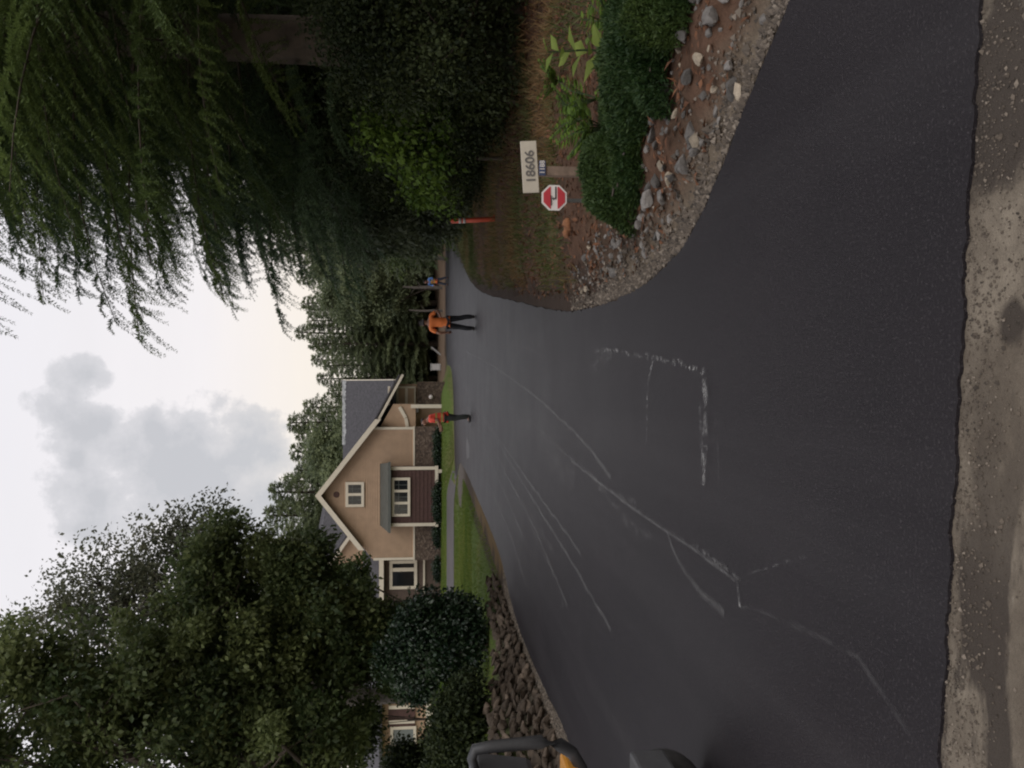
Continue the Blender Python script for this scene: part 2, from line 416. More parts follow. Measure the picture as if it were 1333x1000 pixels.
def streak(img, w, mat, zz=None):
    P = [gp(*p) for p in img]
    Q = [P[0]]
    for a, b_ in zip(P[:-1], P[1:]):
        L = np.hypot(*(b_ - a)); n = max(2, int(L / .12))
        Q += [a + (b_ - a) * (i + 1) / n for i in range(n)]
    Q = np.array(Q)
    for _ in range(6): Q[1:-1] = .5 * Q[1:-1] + .25 * (Q[:-2] + Q[2:])
    T = np.gradient(Q, axis=0); T /= np.linalg.norm(T, axis=1)[:, None]; Nn = np.stack([-T[:, 1], T[:, 0]], 1)
    wob = (vnoise(Q[:, 0], Q[:, 1], 5) - .5) * w * .6
    ww = w * (.6 + .8 * vnoise(Q[:, 0] + 9, Q[:, 1], 3))
    A = Q + Nn * (wob + ww / 2)[:, None]; B = Q + Nn * (wob - ww / 2)[:, None]
    ndust[0] += 1
    z = .004 + .0012 * ndust[0] if zz is None else zz
    n = len(Q); V = np.concatenate([np.c_[A, np.full(n, z)], np.c_[B, np.full(n, z)]])
    f = [(i, i + n, i + n + 1, i + 1) for i in range(n - 1)]
    me = np_mesh('dust_streak', V, f, mat)
    uvl = me.uv_layers.new(name='UVMap'); li = np.zeros(len(me.loops), np.int32); me.loops.foreach_get('vertex_index', li)
    uvs = np.stack([(li % n) / n, (li >= n).astype(float)], 1); uvl.data.foreach_set('uv', uvs.astype(np.float32).ravel())
    meta(link('dust_streak', me), kind='structure')
streak([(603, 468), (625, 492), (660, 525), (700, 562), (760, 610), (830, 662), (900, 708), (966, 756)], .035, M_d1)
streak([(905, 712), (935, 733), (966, 756)], .05, M_d1)
streak([(690, 548), (740, 592), (790, 634), (830, 655)], .05, M_d1)
streak([(770, 618), (800, 655), (822, 685), (850, 700)], .09, M_d1)
streak([(870, 690), (876, 720), (900, 755), (945, 800)], .05, M_d4)
streak([(586, 440), (596, 480), (615, 540), (650, 612), (690, 680), (722, 750), (735, 790)], .09, M_d1)
streak([(590, 470), (604, 520), (632, 575), (680, 650), (720, 715)], .10, M_d0)
streak([(600, 450), (640, 500), (690, 550), (750, 620)], .5, M_d0)
streak([(963, 752), (966, 772), (967, 790)], .05, M_d3)
streak([(966, 752), (985, 742), (1010, 740), (1030, 728), (1052, 724)], .022, M_d1)
streak([(968, 790), (1010, 795), (1050, 818), (1085, 838), (1122, 852)], .035, M_d0)
streak([(1122, 850), (1135, 870), (1160, 910), (1200, 965)], .04, M_d0)
streak([(650, 432), (680, 450), (712, 462)], .09, M_d1)
streak([(775, 458), (810, 457), (850, 464), (890, 474), (922, 484)], .055, M_d2)
streak([(921, 484), (924, 510), (926, 545), (922, 570)], .10, M_d3)
streak([(923, 578), (919, 600), (921, 632)], .11, M_d3)
streak([(916, 520), (919, 560), (915, 600), (923, 628)], .07, M_d1)
streak([(938, 545), (941, 580), (940, 605), (942, 632)], .035, M_d1)
streak([(855, 470), (846, 490), (847, 520), (848, 550), (846, 576)], .045, M_d2)
streak([(770, 480), (790, 470), (800, 463)], .12, M_d1)
for q_ in ([(600, 495), (640, 560), (690, 640), (740, 720), (800, 820)], [(603, 500), (650, 596), (700, 690), (742, 790)], [(598, 520), (630, 610), (668, 700), (690, 770)],
           [(606, 456), (650, 480), (700, 515), (760, 570), (800, 620)], [(598, 500), (622, 560), (652, 625), (684, 700)], [(596, 470), (610, 505), (640, 555), (690, 625), (760, 720)]):
    streak(q_, .06, M_d4)
streak([(748, 600), (790, 632), (830, 662), (900, 708), (966, 756)], .026, M_d5)
# tar-dark damp spot at the side drive mouth
M_tar = plain('tar', (.02, .019, .02), .45, .2, 4)
mb = MB(); c0 = gp(609, 585); V = [(c0[0], c0[1], .03)]; n = 18
V += [(c0[0] + .38 * math.cos(a) * (1 + .25 * math.sin(3 * a)), c0[1] + 1.7 * math.sin(a) * (1 + .2 * math.cos(2 * a)), .004) for a in np.linspace(0, 2 * math.pi, n, endpoint=False)]
mb.add(V, [(0, 1 + i, 1 + (i + 1) % n) for i in range(n)]); meta(mb.build('tar_patch', M_tar), kind='structure')

# ------------------------------------------------------------------ rocks
def rock_mesh(name, seed, mat, sub=2, flat=.65):
    r = random.Random(seed)
    bm = bmesh.new(); bmesh.ops.create_icosphere(bm, subdivisions=sub, radius=.5)
    planes = [(Vector((r.gauss(0, 1), r.gauss(0, 1), r.gauss(0, 1))).normalized(), r.uniform(.22, .42)) for _ in range(16)]
    for v in bm.verts:
        for nrm_, dd in planes:
            q = v.co.dot(nrm_)
            if q > dd: v.co -= nrm_ * (q - dd)
        v.co *= 1 + .05 * r.uniform(-1, 1)
        v.co.z *= flat
    me = bpy.data.meshes.new(name); bm.to_mesh(me); bm.free(); me.materials.append(mat); return me
def stone_mat(name, col, var=.3):
    m, nt, b = new_mat(name)
    oi = N(nt, 'ShaderNodeObjectInfo')
    f = noise_tex(nt, 5, 6, .65)
    c = ramp(nt, f, [(.3, tuple(q * (1 - var) for q in col)), (.7, tuple(q * (1 + var) for q in col))])
    k = mth(nt, 'MULTIPLY_ADD', oi.outputs['Random'], .9, .5)
    cc = N(nt, 'ShaderNodeCombineColor')
    nt.links.new(k, cc.inputs[0]); nt.links.new(mth(nt, 'MULTIPLY', k, .97), cc.inputs[1]); nt.links.new(mth(nt, 'MULTIPLY', k, .94), cc.inputs[2])
    nt.links.new(mixc(nt, 1.0, c, cc.outputs[0], 'MULTIPLY'), b.inputs['Base Color'])
    b.inputs['Roughness'].default_value = .9; b.inputs['Specular IOR Level'].default_value = .25
    bump(nt, b, noise_tex(nt, 30, 5, .7), .5, .02)
    return m
M_grey = stone_mat('grey_stone', (.17, .16, .15)); M_pale = stone_mat('pale_stone', (.30, .255, .195), .28); M_wall = stone_mat('wall_stone', (.098, .076, .058), .4)
riprap = [rock_mesh('riprap_stone', s, M_grey) for s in range(5)]; pales = [rock_mesh('pale_stone', 50 + s, M_pale) for s in range(3)]
EDGE = np.array(RE)           # right asphalt edge, far -> near
seglen = np.hypot(*(EDGE[1:] - EDGE[:-1]).T); cum = np.r_[0, np.cumsum(seglen)]
def edge_pt(s, off):
    i = int(np.clip(np.searchsorted(cum, s) - 1, 0, len(seglen) - 1)); t = (s - cum[i]) / seglen[i]
    e = (EDGE[i + 1] - EDGE[i]) / seglen[i]; p = EDGE[i] + e * seglen[i] * t
    return p + np.array([-e[1], e[0]]) * off * (1 if np.array([-e[1], e[0]]) @ np.array([1, .2]) > 0 else -1)
tot = cum[-1]
s_near = cum[8]
rr = random.Random(3)
placed = []
tries = 0
while len(placed) < 290 and tries < 20000:
    tries += 1
    s = rr.uniform(s_near + 1.0, tot + 0.0); u = (s - s_near) / (tot - s_near)
    lo, hi = (.17, .26 + .62 * min(1, u * 1.6))
    off = rr.uniform(lo, hi); p = edge_pt(s, off)
    size = rr.choice([.03, .035, .04, .045, .05, .06, .07, .085, .105, .12]) * (1.1 if u > .4 else .85)
    if any(np.hypot(*(p - q)) < .31 * (size + sz) for q, sz in placed): continue
    placed.append((p, size))
    pale = rr.random() < .16
    base_me = rr.choice(pales if pale else riprap)
    o = link('pale_stone' if pale else 'riprap_stone', base_me)
    o.location = (p[0], p[1], ter1(*p) + size * .10)
    o.rotation_euler = (rr.uniform(-.4, .4), rr.uniform(-.4, .4), rr.uniform(0, 6.3)); o.scale = (size * rr.uniform(.9, 1.5), size * rr.uniform(.7, 1), size * rr.uniform(.8, 1.3))
    if pale: meta(o, 'pale cream stone lying among the grey stones beside the curved asphalt edge', 'stone', 'pale stones in the stone band')
    else: meta(o, 'small grey angular stone in the band between dark juniper and asphalt', 'stone', 'grey stones in the band along the asphalt')
# loose stones out on the berm
for (ix, iy, sz) in [(769, 300, .09), (914, 118, .10), (878, 184, .10), (851, 232, .12)]:
    p = gp(ix, iy, .2)
    o = link('pale_stone', pales[1]); o.location = (p[0], p[1], ter1(*p) + .02); o.scale = (sz * 1.3, sz, sz); o.rotation_euler = (0, .2, rr.uniform(0, 6))
    meta(o, {769: 'single pale stone alone on the brown earth left of the juniper', 914: 'roundish pale stone nearest the juniper on the red soil, rightmost',
             878: 'pale stone tight under the juniper edge, middle of three', 851: 'pale oblong stone under the left end of the juniper'}[ix], 'stone')

# gravel: loose crumbs along all edges
def pebbles(name, pts, sizes, mat, tint):
    o8 = np.array([[1, 0, 0], [-1, 0, 0], [0, 1, 0], [0, -1, 0], [0, 0, 1], [0, 0, -1]], float)
    f8 = np.array([[0, 2, 4], [2, 1, 4], [1, 3, 4], [3, 0, 4], [2, 0, 5], [1, 2, 5], [3, 1, 5], [0, 3, 5]])
    n = len(pts)
    V = o8[None] * (1 + .5 * (rng.random((n, 6, 1)) - .5)) * sizes[:, None, None] * .5 * (1 + .5 * (rng.random((n, 1, 3)) - .5))
    a = rng.random(n) * 6.28; c_, s_ = np.cos(a)[:, None], np.sin(a)[:, None]
    X = V[..., 0] * c_ - V[..., 1] * s_; Y = V[..., 0] * s_ + V[..., 1] * c_
    V = np.stack([X, Y, V[..., 2] + .25 * (X + Y) * (rng.random((n, 1)) - .5)], -1) + pts[:, None]
    f = (f8[None] + (np.arange(n) * 6)[:, None, None]).reshape(-1, 3)
    me = np_mesh(name, V.reshape(-1, 3), f, mat, np.repeat(tint, 6))
    return meta(link(name, me), 'loose gravel crumbs scattered along the edges of the new asphalt', 'gravel', kind='stuff')
m, nt, b = new_mat('gravel'); at = N(nt, 'ShaderNodeAttribute', attribute_name='tint')
nt.links.new(ramp(nt, at.outputs['Fac'], [(0, (.04, .032, .025)), (.6, (.105, .082, .062)), (1, (.23, .19, .15))]), b.inputs['Base Color']); b.inputs['Roughness'].default_value = .9
pts = []
for _ in range(5200):
    s = rr.uniform(s_near + .2, tot) if rr.random() < .35 else rr.uniform(s_near + 1.6, tot); off = abs(rr.gauss(0, .16)) + .01
    p = edge_pt(s, off); pts.append((p[0], p[1]))
LEa = np.array([tuple(q) for q in left[-2:]] + [tuple(q) for q in LE])
for _ in range(6500):
    i = rr.randrange(0, 6); t = rr.random(); p = LEa[i] * (1 - t) + LEa[i + 1] * t
    pts.append((p[0] - .01 - abs(rr.gauss(0, .3)), p[1]))
pts = np.array(pts); dd = sdf(pts[:, 0], pts[:, 1]); pts = pts[(dd > .005)]
z = ter(pts[:, 0], pts[:, 1])
NEa = np.array(NE)
q = []
for _ in range(2600):
    x_ = rr.uniform(-1.6, 1.5); yy = np.interp(x_, NEa[::-1, 0], NEa[::-1, 1]) - abs(rr.gauss(0, .13)) - .005
    q.append((x_, yy, -.010))
P3 = np.concatenate([np.c_[pts, z + .004], np.array(q)])
sz = np.concatenate([rng.gamma(3, .0055, len(pts)) + .006, rng.gamma(2, .0022, len(q)) + .003])
pebbles('gravel', P3, sz, m, np.clip(rng.normal(.5, .25, len(P3)), 0, 1))

# stacked stone wall on the left
wr = empty('stone_wall', (-4.6, 12, 0), 'low dark stacked fieldstone wall banking the lawn along the left asphalt edge', 'stone wall')
wmes = [rock_mesh('stone', 100 + s, M_wall, 2, .8) for s in range(7)]
ws = []
yy = 7.0
for row in range(8):
    yv = 7.0 + rr.uniform(0, .2)
    while yv < 20.4:
        h = wall_h(yv) * 1.02; rowh = .125
        w = rr.choice([.09, .11, .13, .16, .2, .26])
        zc = row * rowh + .07
        if zc < h - .02:
            frac = zc / .95
            xc = -4.40 - .50 * frac * (.95 / max(h, .3)) ** .3 + rr.uniform(-.035, .035)
            ws.append((xc, yv + w / 2, zc + rr.uniform(-.04, .04), w))
        yv += w * .93
vis = [q for q in ws if q[1] > 9.6]; hid = [q for q in ws if q[1] <= 9.6]
vis.sort(key=lambda q: -q[3] / q[1])
stuffb = MB()
for i, (xc, yc, zc, w) in enumerate(vis + hid):
    sc = (rr.uniform(.2, .3), w * 1.12, rr.uniform(.12, .19)); rot = Euler((rr.uniform(-.5, .5), rr.uniform(-.4, .4), rr.uniform(-.4, .4)))
    me_ = wmes[i % 7]
    if i < 96:
        o = link('stone', me_, wr); o.location = (xc + 4.6, yc - 12, zc); o.scale = sc; o.rotation_euler = rot
    else:
        Mx = Matrix.LocRotScale(Vector((xc, yc, zc)), rot, Vector(sc))
        stuffb.add([Mx @ v.co for v in me_.vertices], [tuple(p.vertices) for p in me_.polygons])
meta(stuffb.build('small_stones', M_wall, wr, (-4.6, 12, 0)), kind='stuff')
# capstones block near the front, pale tall one
# ------------------------------------------------------------------ trees
def rand_dirs(n):
    return norm(rng.normal(size=(n, 3)))
def conifer_meshes(tag, Ht, Rad, cb, nbr, mat, seed, droop=.35, lat=.17, sprig=.15, sw=.035, spr=.085, rise=.15, taper=.85, az=None, bark=None, tw=1.0):
    r = np.random.default_rng(seed)
    tb = MB()
    lean = r.normal(size=2) * .01 * Ht
    tz = np.linspace(0, Ht, 9)
    tb.tube([(lean[0] * (z / Ht) ** 2, lean[1] * (z / Ht) ** 2, z - .1) for z in tz], [Ht * .016 * (1 - .93 * z / Ht) + .02 for z in tz], 9)
    Cs, Ds, Ns, Ls, Ts = [], [], [], [], []
    for i in range(nbr):
        u = (i + r.random()) / nbr; z = cb + (Ht - cb) * u ** 1.05
        L = Rad * (1 - u) ** taper * r.uniform(.78, 1.02) * (.8 + .2 * min(1, u * 9)) + .25
        a = i * 2.39996 + r.normal() * .25 if az is None else r.choice(az) + r.normal() * .5
        dr = np.array([math.cos(a), math.sin(a), 0]); sd = np.array([-dr[1], dr[0], 0])
        dp = droop * r.uniform(.7, 1.35); rs = rise * r.uniform(.5, 1.5) + .35 * u
        n = 7; tt = np.linspace(0, 1, n)
        c0 = np.array([lean[0] * (z / Ht) ** 2, lean[1] * (z / Ht) ** 2, z])
        wig = r.normal() * .12
        path = lambda t: c0 + np.outer(t, dr) * L + np.outer(wig * L * t * t, sd) + np.outer(L * (rs * t - dp * t ** 2.2), [0, 0, 1])
        tb.tube(path(tt), [max(.005, .0065 * L * (1 - .9 * q)) for q in tt], 4, cap=False)
        tint0 = r.uniform(.0, .75)
        nl = max(4, int(L / lat))
        tl = np.sort(r.uniform(.10, 1.0, nl * 2) ** .8)
        bp = path(tl); side = np.where(np.arange(len(tl)) % 2 == 0, 1, -1)
        ll = (.30 * L * (1.03 - tl) ** .6 + .30) * r.uniform(.6, 1.25, len(tl)) * tw
        fw = r.uniform(.3, .75, len(tl))
        ld = norm(dr[None] * fw[:, None] + sd[None] * side[:, None] + np.array([0, 0, -1])[None] * r.uniform(-.02, .18, len(tl))[:, None])
        for j in range(len(tl)):
            m_ = max(2, int(ll[j] / spr)); q = (np.arange(m_) + r.random(m_)) / m_
            pos = bp[j] + np.outer(q * ll[j], ld[j]) + np.outer(-(q ** 2) * ll[j] * .34, [0, 0, 1])
            sg = np.where(np.arange(m_) % 2 == 0, 1, -1)[:, None]
            perp = norm(np.cross(ld[j], [0, 0, 1]))
            for rep in range(3):
                dd_ = ld[j][None] * .8 + perp[None] * sg * (1, -1, 0)[rep] * .75 + np.array([0, 0, (-.2, -.2, .5)[rep]]) + r.normal(size=(m_, 3)) * .22
                Cs.append(pos); Ds.append(dd_); Ns.append(r.normal(size=(m_, 3)) * .45 + [0, 0, 1])
                Ls.append(sprig * r.uniform(.7, 1.4, m_) * (1.05 - .35 * q)); Ts.append(np.clip(tint0 + r.normal(size=m_) * .12 + .35 * q * r.random(), 0, 1))
    Ls = np.concatenate(Ls)
    crown = leaf_mesh(tag + '_crown', np.concatenate(Cs), np.concatenate(Ds), np.concatenate(Ns), Ls, Ls * sw / sprig, np.concatenate(Ts), mat)
    tm = bpy.data.meshes.new(tag + '_trunk'); tm.from_pydata(tb.v, [], tb.f); tm.materials.append(bark or M_bark); tm.polygons.foreach_set('use_smooth', [True] * len(tm.polygons)); tm.update()
    return tm, crown
def broad_meshes(tag, Ht, lobes, nclump, nleaf, leaf, mat, seed, spread=.5, bark=None, shell=.55, base_r=None, droop=.3, trunk_top=.6):
    """lobes: list of (cx,cy,cz,rx,ry,rz,weight)"""
    r = np.random.default_rng(seed)
    tb = MB(); lean = r.normal(size=2) * .03 * Ht; tr = base_r or Ht * .018
    hh = Ht * trunk_top
    tp = lambda z: np.array([lean[0] * (z / Ht) ** 1.5, lean[1] * (z / Ht) ** 1.5, z])
    tz = np.linspace(0, hh, 8); tb.tube([tp(z) - [0, 0, .1] for z in tz], [tr * (1 - .7 * z / hh) + .015 for z in tz], 9)
    w = np.array([l[6] for l in lobes], float); w /= w.sum()
    cl, tn = [], []
    for i in range(nclump):
        l = lobes[r.choice(len(lobes), p=w)]
        d_ = norm(r.normal(size=3)); rad = (shell + (1 - shell) * r.random()) if r.random() < .75 else r.random() ** .5
        rad *= 1 + .22 * (vnoise(d_[0] * 3 + seed, d_[1] * 3 + d_[2] * 2, 1.3) - .5) * 2
        c_ = np.array(l[:3]) + d_ * np.array(l[3:6]) * rad
        if c_[2] < .25: c_[2] = .25 + r.random() * .3
        cl.append(c_); tn.append(np.clip(r.normal(.42, .30), 0, 1))
    cl = np.array(cl)
    # limbs: main limbs then twigs to clumps
    nl = max(4, nclump // 14); limbs = cl[r.choice(len(cl), nl, replace=False)]
    lp = []
    for e in limbs:
        s0 = tp(np.clip(e[2] * r.uniform(.25, .6), .1 * hh, hh)); mid = (s0 + e) / 2 + [0, 0, .12 * np.linalg.norm(e - s0)] + r.normal(size=3) * .15
        L = np.linalg.norm(e - s0); pth = [s0, s0 * .45 + mid * .55, mid, mid * .4 + e * .6, e]
        tb.tube(pth, [max(.012, tr * .42 * q) for q in (1, .8, .6, .38, .15)], 5, cap=False); lp += [np.array(p_) for p_ in pth[2:]]
    lp = np.array(lp)
    for c_ in cl:
        j = np.argmin(np.linalg.norm(lp - c_, axis=1)); m_ = (lp[j] + c_) / 2 + r.normal(size=3) * .08
        tb.tube([lp[j], m_, c_], [tr * .09 + .004, tr * .05 + .004, .003], 3, cap=False)
    k = nleaf
    sp = spread * r.uniform(.6, 1.3, (len(cl), 1, 1)) * np.array([1, 1, .7])
    P = (cl[:, None] + np.clip(r.normal(size=(len(cl), k, 3)), -1.7, 1.7) * sp * .6).reshape(-1, 3)
    out = norm(P - np.repeat(cl, k, 0)) * .5 + r.normal(size=P.shape) * .6 + [0, 0, -droop]
    ti = np.clip(np.repeat(tn, k) + r.normal(size=len(P)) * .16, 0, 1)
    ln = leaf * r.uniform(.65, 1.35, len(P))
    crown = leaf_mesh(tag + '_crown', P, out, r.normal(size=P.shape) * .6 + [0, 0, .8], ln, ln * .62, ti, mat, .06)
    tm = bpy.data.meshes.new(tag + '_trunk'); tm.from_pydata(tb.v, [], tb.f); tm.materials.append(bark or M_bark); tm.polygons.foreach_set('use_smooth', [True] * len(tm.polygons)); tm.update()
    return tm, crown
def plant(name, meshes, loc, label, cat='tree', group=None, rz=0, sc=1, part=('trunk', 'crown')):
    t = empty(name, loc, label, cat, group, rz); t.scale = (sc, sc, sc) if not isinstance(sc, tuple) else sc
    link(part[0], meshes[0], t); link(part[1], meshes[1], t)
    return t
def at_img(iy, Y, ix=600):
    p = wp(ix, iy, Y); return float(p[0])

# ---- right-hand conifers
A_ = conifer_meshes('hemlock_a', 23, 4.6, 4.0, 190, M_hem, 11, droop=.17, rise=.06, taper=.5, lat=.19, sw=.015, sprig=.060, spr=.019, tw=1.1)
x_ = at_img(60, 13.0); plant('hemlock_tree', A_, (x_, 13.0, ter1(x_, 13.0) - .1), 'tall dark hemlock nearest the camera at right, drooping branches filling the upper right')
B_ = conifer_meshes('hemlock_b', 21, 4.8, 3.0, 175, M_fir, 12, droop=.15, rise=.08, taper=.55, lat=.20, sw=.020, sprig=.075, spr=.025, tw=1.1)
x_ = at_img(150, 19.5); plant('fir_tree', B_, (x_, 19.5, ter1(x_, 19.5) - .1), 'blue-green fir behind the front hemlock, branch tips jutting low into the sky')
x_ = at_img(-80, 10.6); plant('hemlock_tree', A_, (x_, 10.6, ter1(x_, 10.6) - .1), 'dark hemlock at the very right margin beside the front hemlock', rz=2.2, sc=.92)
x_ = at_img(95, 16.2); plant('fir_tree', B_, (x_, 16.2, ter1(x_, 16.2) - .1), 'fir standing between the front hemlock and the blue-green fir', rz=3.9, sc=.96)
x_ = at_img(205, 26.5); plant('fir_tree', B_, (x_, 26.5, ter1(x_, 26.5) - .1), 'mid-distance fir left of the tall hemlock, above the willow thicket', rz=1.3, sc=.95)
C_ = conifer_meshes('cedar', 15, 3.6, 1.0, 120, M_hem, 13, droop=.5, rise=.1, lat=.18, spr=.085, sprig=.17, sw=.045, taper=.65)
for (iy, Y, sc, rz, lb) in [(20, 20, 1.25, 0, 'drooping dark cedar behind the two front conifers at the right margin'),
                            (90, 25, 1.2, 1, 'dense cedar deep in the right wood behind the house-number sign'),
                            (-60, 30, 1.3, 2, 'shaded cedar furthest back at the right margin'),
                            (140, 35, 1.1, 3, 'shadowy cedar between the firs behind the willow thicket'),
                            (270, 40, .82, 4, 'shorter cedar standing above the orange post')]:
    x_ = at_img(iy, Y); plant('cedar_tree', C_, (x_, Y, ter1(x_, Y) - .1), lb, rz=rz, sc=sc)
# ---- left broadleaf trees
def lobe_img(ix, iy, Y, rpx, base, w=1, ry=None, rz=None):
    p = wp(ix, iy, Y); r_ = rpx * Y / F
    return (p[0] - base[0], p[1] - base[1], p[2] - base[2], r_, ry or r_, rz or r_, w)
bs = (at_img(870, 20.5), 20.5, .6)
lob = [lobe_img(330, 830, 20.5, 125, bs, 1.6), lobe_img(375, 900, 20.5, 98, bs, 1.4), lobe_img(290, 735, 20.5, 55, bs, .45), lobe_img(250, 900, 20.5, 120, bs, 1.3), lobe_img(455, 805, 20.5, 42, bs, .3), lobe_img(385, 748, 20.5, 42, bs, .4)]
plant('maple_tree', broad_meshes('maple', 10, lob, 270, 330, .12, M_map, 21, .44, trunk_top=.55), bs, 'large dark-leaved maple at left whose crown overlaps the house wing')
bs = (at_img(900, 25), 25.0, .5)
lob = [lobe_img(200, 880, 25, 110, bs, 1.3), lobe_img(190, 790, 25, 80, bs, .7), lobe_img(110, 860, 25, 110, bs, 1), lobe_img(280, 740, 25, 60, bs, .35), lobe_img(130, 775, 25, 62, bs, .5), lobe_img(205, 715, 25, 52, bs, .4), lobe_img(265, 685, 25, 34, bs, .2)]
plant('birch_tree', broad_meshes('birch', 14, lob, 300, 100, .11, M_birch, 22, .6, bark=M_barkpale, trunk_top=.75), bs, 'airy light-leaved birch showing sky through its thin top, above the maple')
bs = (at_img(1050, 18), 18.0, .8)
lob = [lobe_img(60, 930, 18, 110, bs, 1.2), lobe_img(30, 850, 18, 55, bs, .35), lobe_img(180, 990, 18, 130, bs, 1.2), lobe_img(330, 1010, 18, 130, bs, 1.2), lobe_img(400, 1000, 18, 80, bs, 1)]
plant('alder_tree', broad_meshes('alder', 13, lob, 160, 320, .12, M_map, 23, .46, trunk_top=.75), bs, 'brownish-green alder at the extreme left margin, rising past the birch')
bs = (at_img(785, 33), 33.0, .2)
lob = [lobe_img(452, 765, 33, 30, bs, 1), lobe_img(450, 785, 33, 32, bs, 1), lobe_img(395, 790, 33, 45, bs, 1), lobe_img(430, 800, 33, 45, bs, .8), lobe_img(482, 742, 33, 16, bs, .12)]
plant('alder_tree', broad_meshes('small_alder', 6.5, lob, 130, 200, .15, M_alder, 24, .5, trunk_top=.6), bs, 'small round leafy tree directly in front of the left end of the tan house')
# ---- shrubs
bs = (at_img(838, 18.2), 18.2, ter1(at_img(838, 18.2), 18.2))
SH = lambda *l: list(l)
plant('laurel_shrub', broad_meshes('laurel', 2.2, [lobe_img(562, 846, 18.2, 60, bs, 1), lobe_img(592, 826, 18.2, 38, bs, .4)], 200, 260, .085, M_laurel, 31, .3, shell=.7, base_r=.05), bs, 'dense rounded near-black laurel on the lawn above the stone wall', 'shrub', part=('stem', 'foliage'))
bs = (at_img(845, 20.5), 20.5, ter1(at_img(845, 20.5), 20.5))
plant('hazel_shrub', broad_meshes('hazel', 3.4, [lobe_img(505, 832, 20.5, 38, bs, 1), lobe_img(515, 862, 20.5, 34, bs, .7)], 120, 220, .085, M_alder, 32, .35, base_r=.05), bs, 'light-green hazel bush rising behind the near-black laurel', 'shrub', part=('stem', 'foliage'))
bs = (at_img(950, 13.5), 13.5, ter1(at_img(950, 13.5), 13.5))
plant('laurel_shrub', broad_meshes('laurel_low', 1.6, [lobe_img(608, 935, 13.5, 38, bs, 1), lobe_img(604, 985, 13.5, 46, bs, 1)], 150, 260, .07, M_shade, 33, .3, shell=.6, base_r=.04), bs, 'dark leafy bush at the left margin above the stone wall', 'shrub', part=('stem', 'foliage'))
bs = (at_img(908, 15.5), 15.5, ter1(at_img(908, 15.5), 15.5))
plant('bright_shrub', broad_meshes('bright', .9, [lobe_img(600, 908, 14.6, 16, bs, 1), lobe_img(590, 916, 14.6, 14, bs, .6)], 22, 80, .10, M_lime, 34, .16, base_r=.02), bs, 'small yellow-green bush between the two dark bushes above the wall', 'shrub', part=('stem', 'foliage'))
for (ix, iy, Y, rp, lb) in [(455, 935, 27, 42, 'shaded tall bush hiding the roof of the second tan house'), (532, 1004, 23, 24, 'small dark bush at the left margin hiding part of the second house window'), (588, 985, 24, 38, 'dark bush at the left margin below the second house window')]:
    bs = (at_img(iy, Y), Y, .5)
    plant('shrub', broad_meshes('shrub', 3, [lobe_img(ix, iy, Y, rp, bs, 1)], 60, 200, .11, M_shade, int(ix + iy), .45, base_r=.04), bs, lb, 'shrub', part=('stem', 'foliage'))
# right-hand thicket
wil = broad_meshes('willow', 3.6, [(0, 0, 1.9, 1.5, 1.3, 1.5, 1), (.5, .2, 2.9, 1, 1, .8, .4)], 170, 230, .11, M_willow, 41, .42, base_r=.04, droop=.8)
wil2 = broad_meshes('thicket', 3.4, [(0, 0, 1.7, 1.7, 1.4, 1.6, 1)], 170, 230, .10, M_alder, 42, .42, base_r=.04, droop=.4)
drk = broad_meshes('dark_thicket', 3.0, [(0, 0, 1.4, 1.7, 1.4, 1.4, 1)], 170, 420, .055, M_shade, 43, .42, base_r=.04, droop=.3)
lim = broad_meshes('vine_maple', 2.6, [(0, 0, 1.6, 1.1, .9, .7, 1), (-.5, 0, 2.0, .6, .6, .4, .3)], 90, 150, .10, M_lime, 44, .32, base_r=.03, droop=.5)
for (me_, iy, Y, sc, rz, nm, lb) in [
    (wil, 215, 22, 1.15, 0, 'willow_shrub', 'grey-green arching willow bush left of the yellow-green vine maple'),
    (wil, 270, 29, 1.2, 1.7, 'willow_shrub', 'far grey-green willow bush directly behind the orange post'),
    (wil2, 240, 34, 1.6, .4, 'thicket_shrub', 'tall mid-green bush above the far grey-green willow'),
    (wil2, 185, 27, 1.5, 2, 'thicket_shrub', 'mid-green bush between the two willows, further back'),
    (wil2, 268, 46, 1.7, 3, 'thicket_shrub', 'distant mid-green bush at the bend of the drive'),
    (lim, 130, 13.2, 1.0, 0, 'vine_maple', 'yellow-green vine maple just behind and above the house-number board'),
    (lim, 205, 15.5, .85, 2.5, 'vine_maple', 'smaller yellow-green vine maple left of the house-number board'),
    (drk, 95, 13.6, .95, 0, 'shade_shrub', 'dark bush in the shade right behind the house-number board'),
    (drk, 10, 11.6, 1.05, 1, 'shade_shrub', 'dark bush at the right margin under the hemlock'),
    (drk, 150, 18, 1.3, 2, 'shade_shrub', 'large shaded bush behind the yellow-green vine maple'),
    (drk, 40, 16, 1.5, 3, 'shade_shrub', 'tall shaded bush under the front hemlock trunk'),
    (drk, 215, 20, .62, 4, 'shade_shrub', 'low dark bush right of the orange post')]:
    x_ = at_img(iy, Y); plant(nm, me_, (x_, Y, ter1(x_, Y) - .08), lb, 'shrub', rz=rz, sc=sc, part=('stem', 'foliage'))
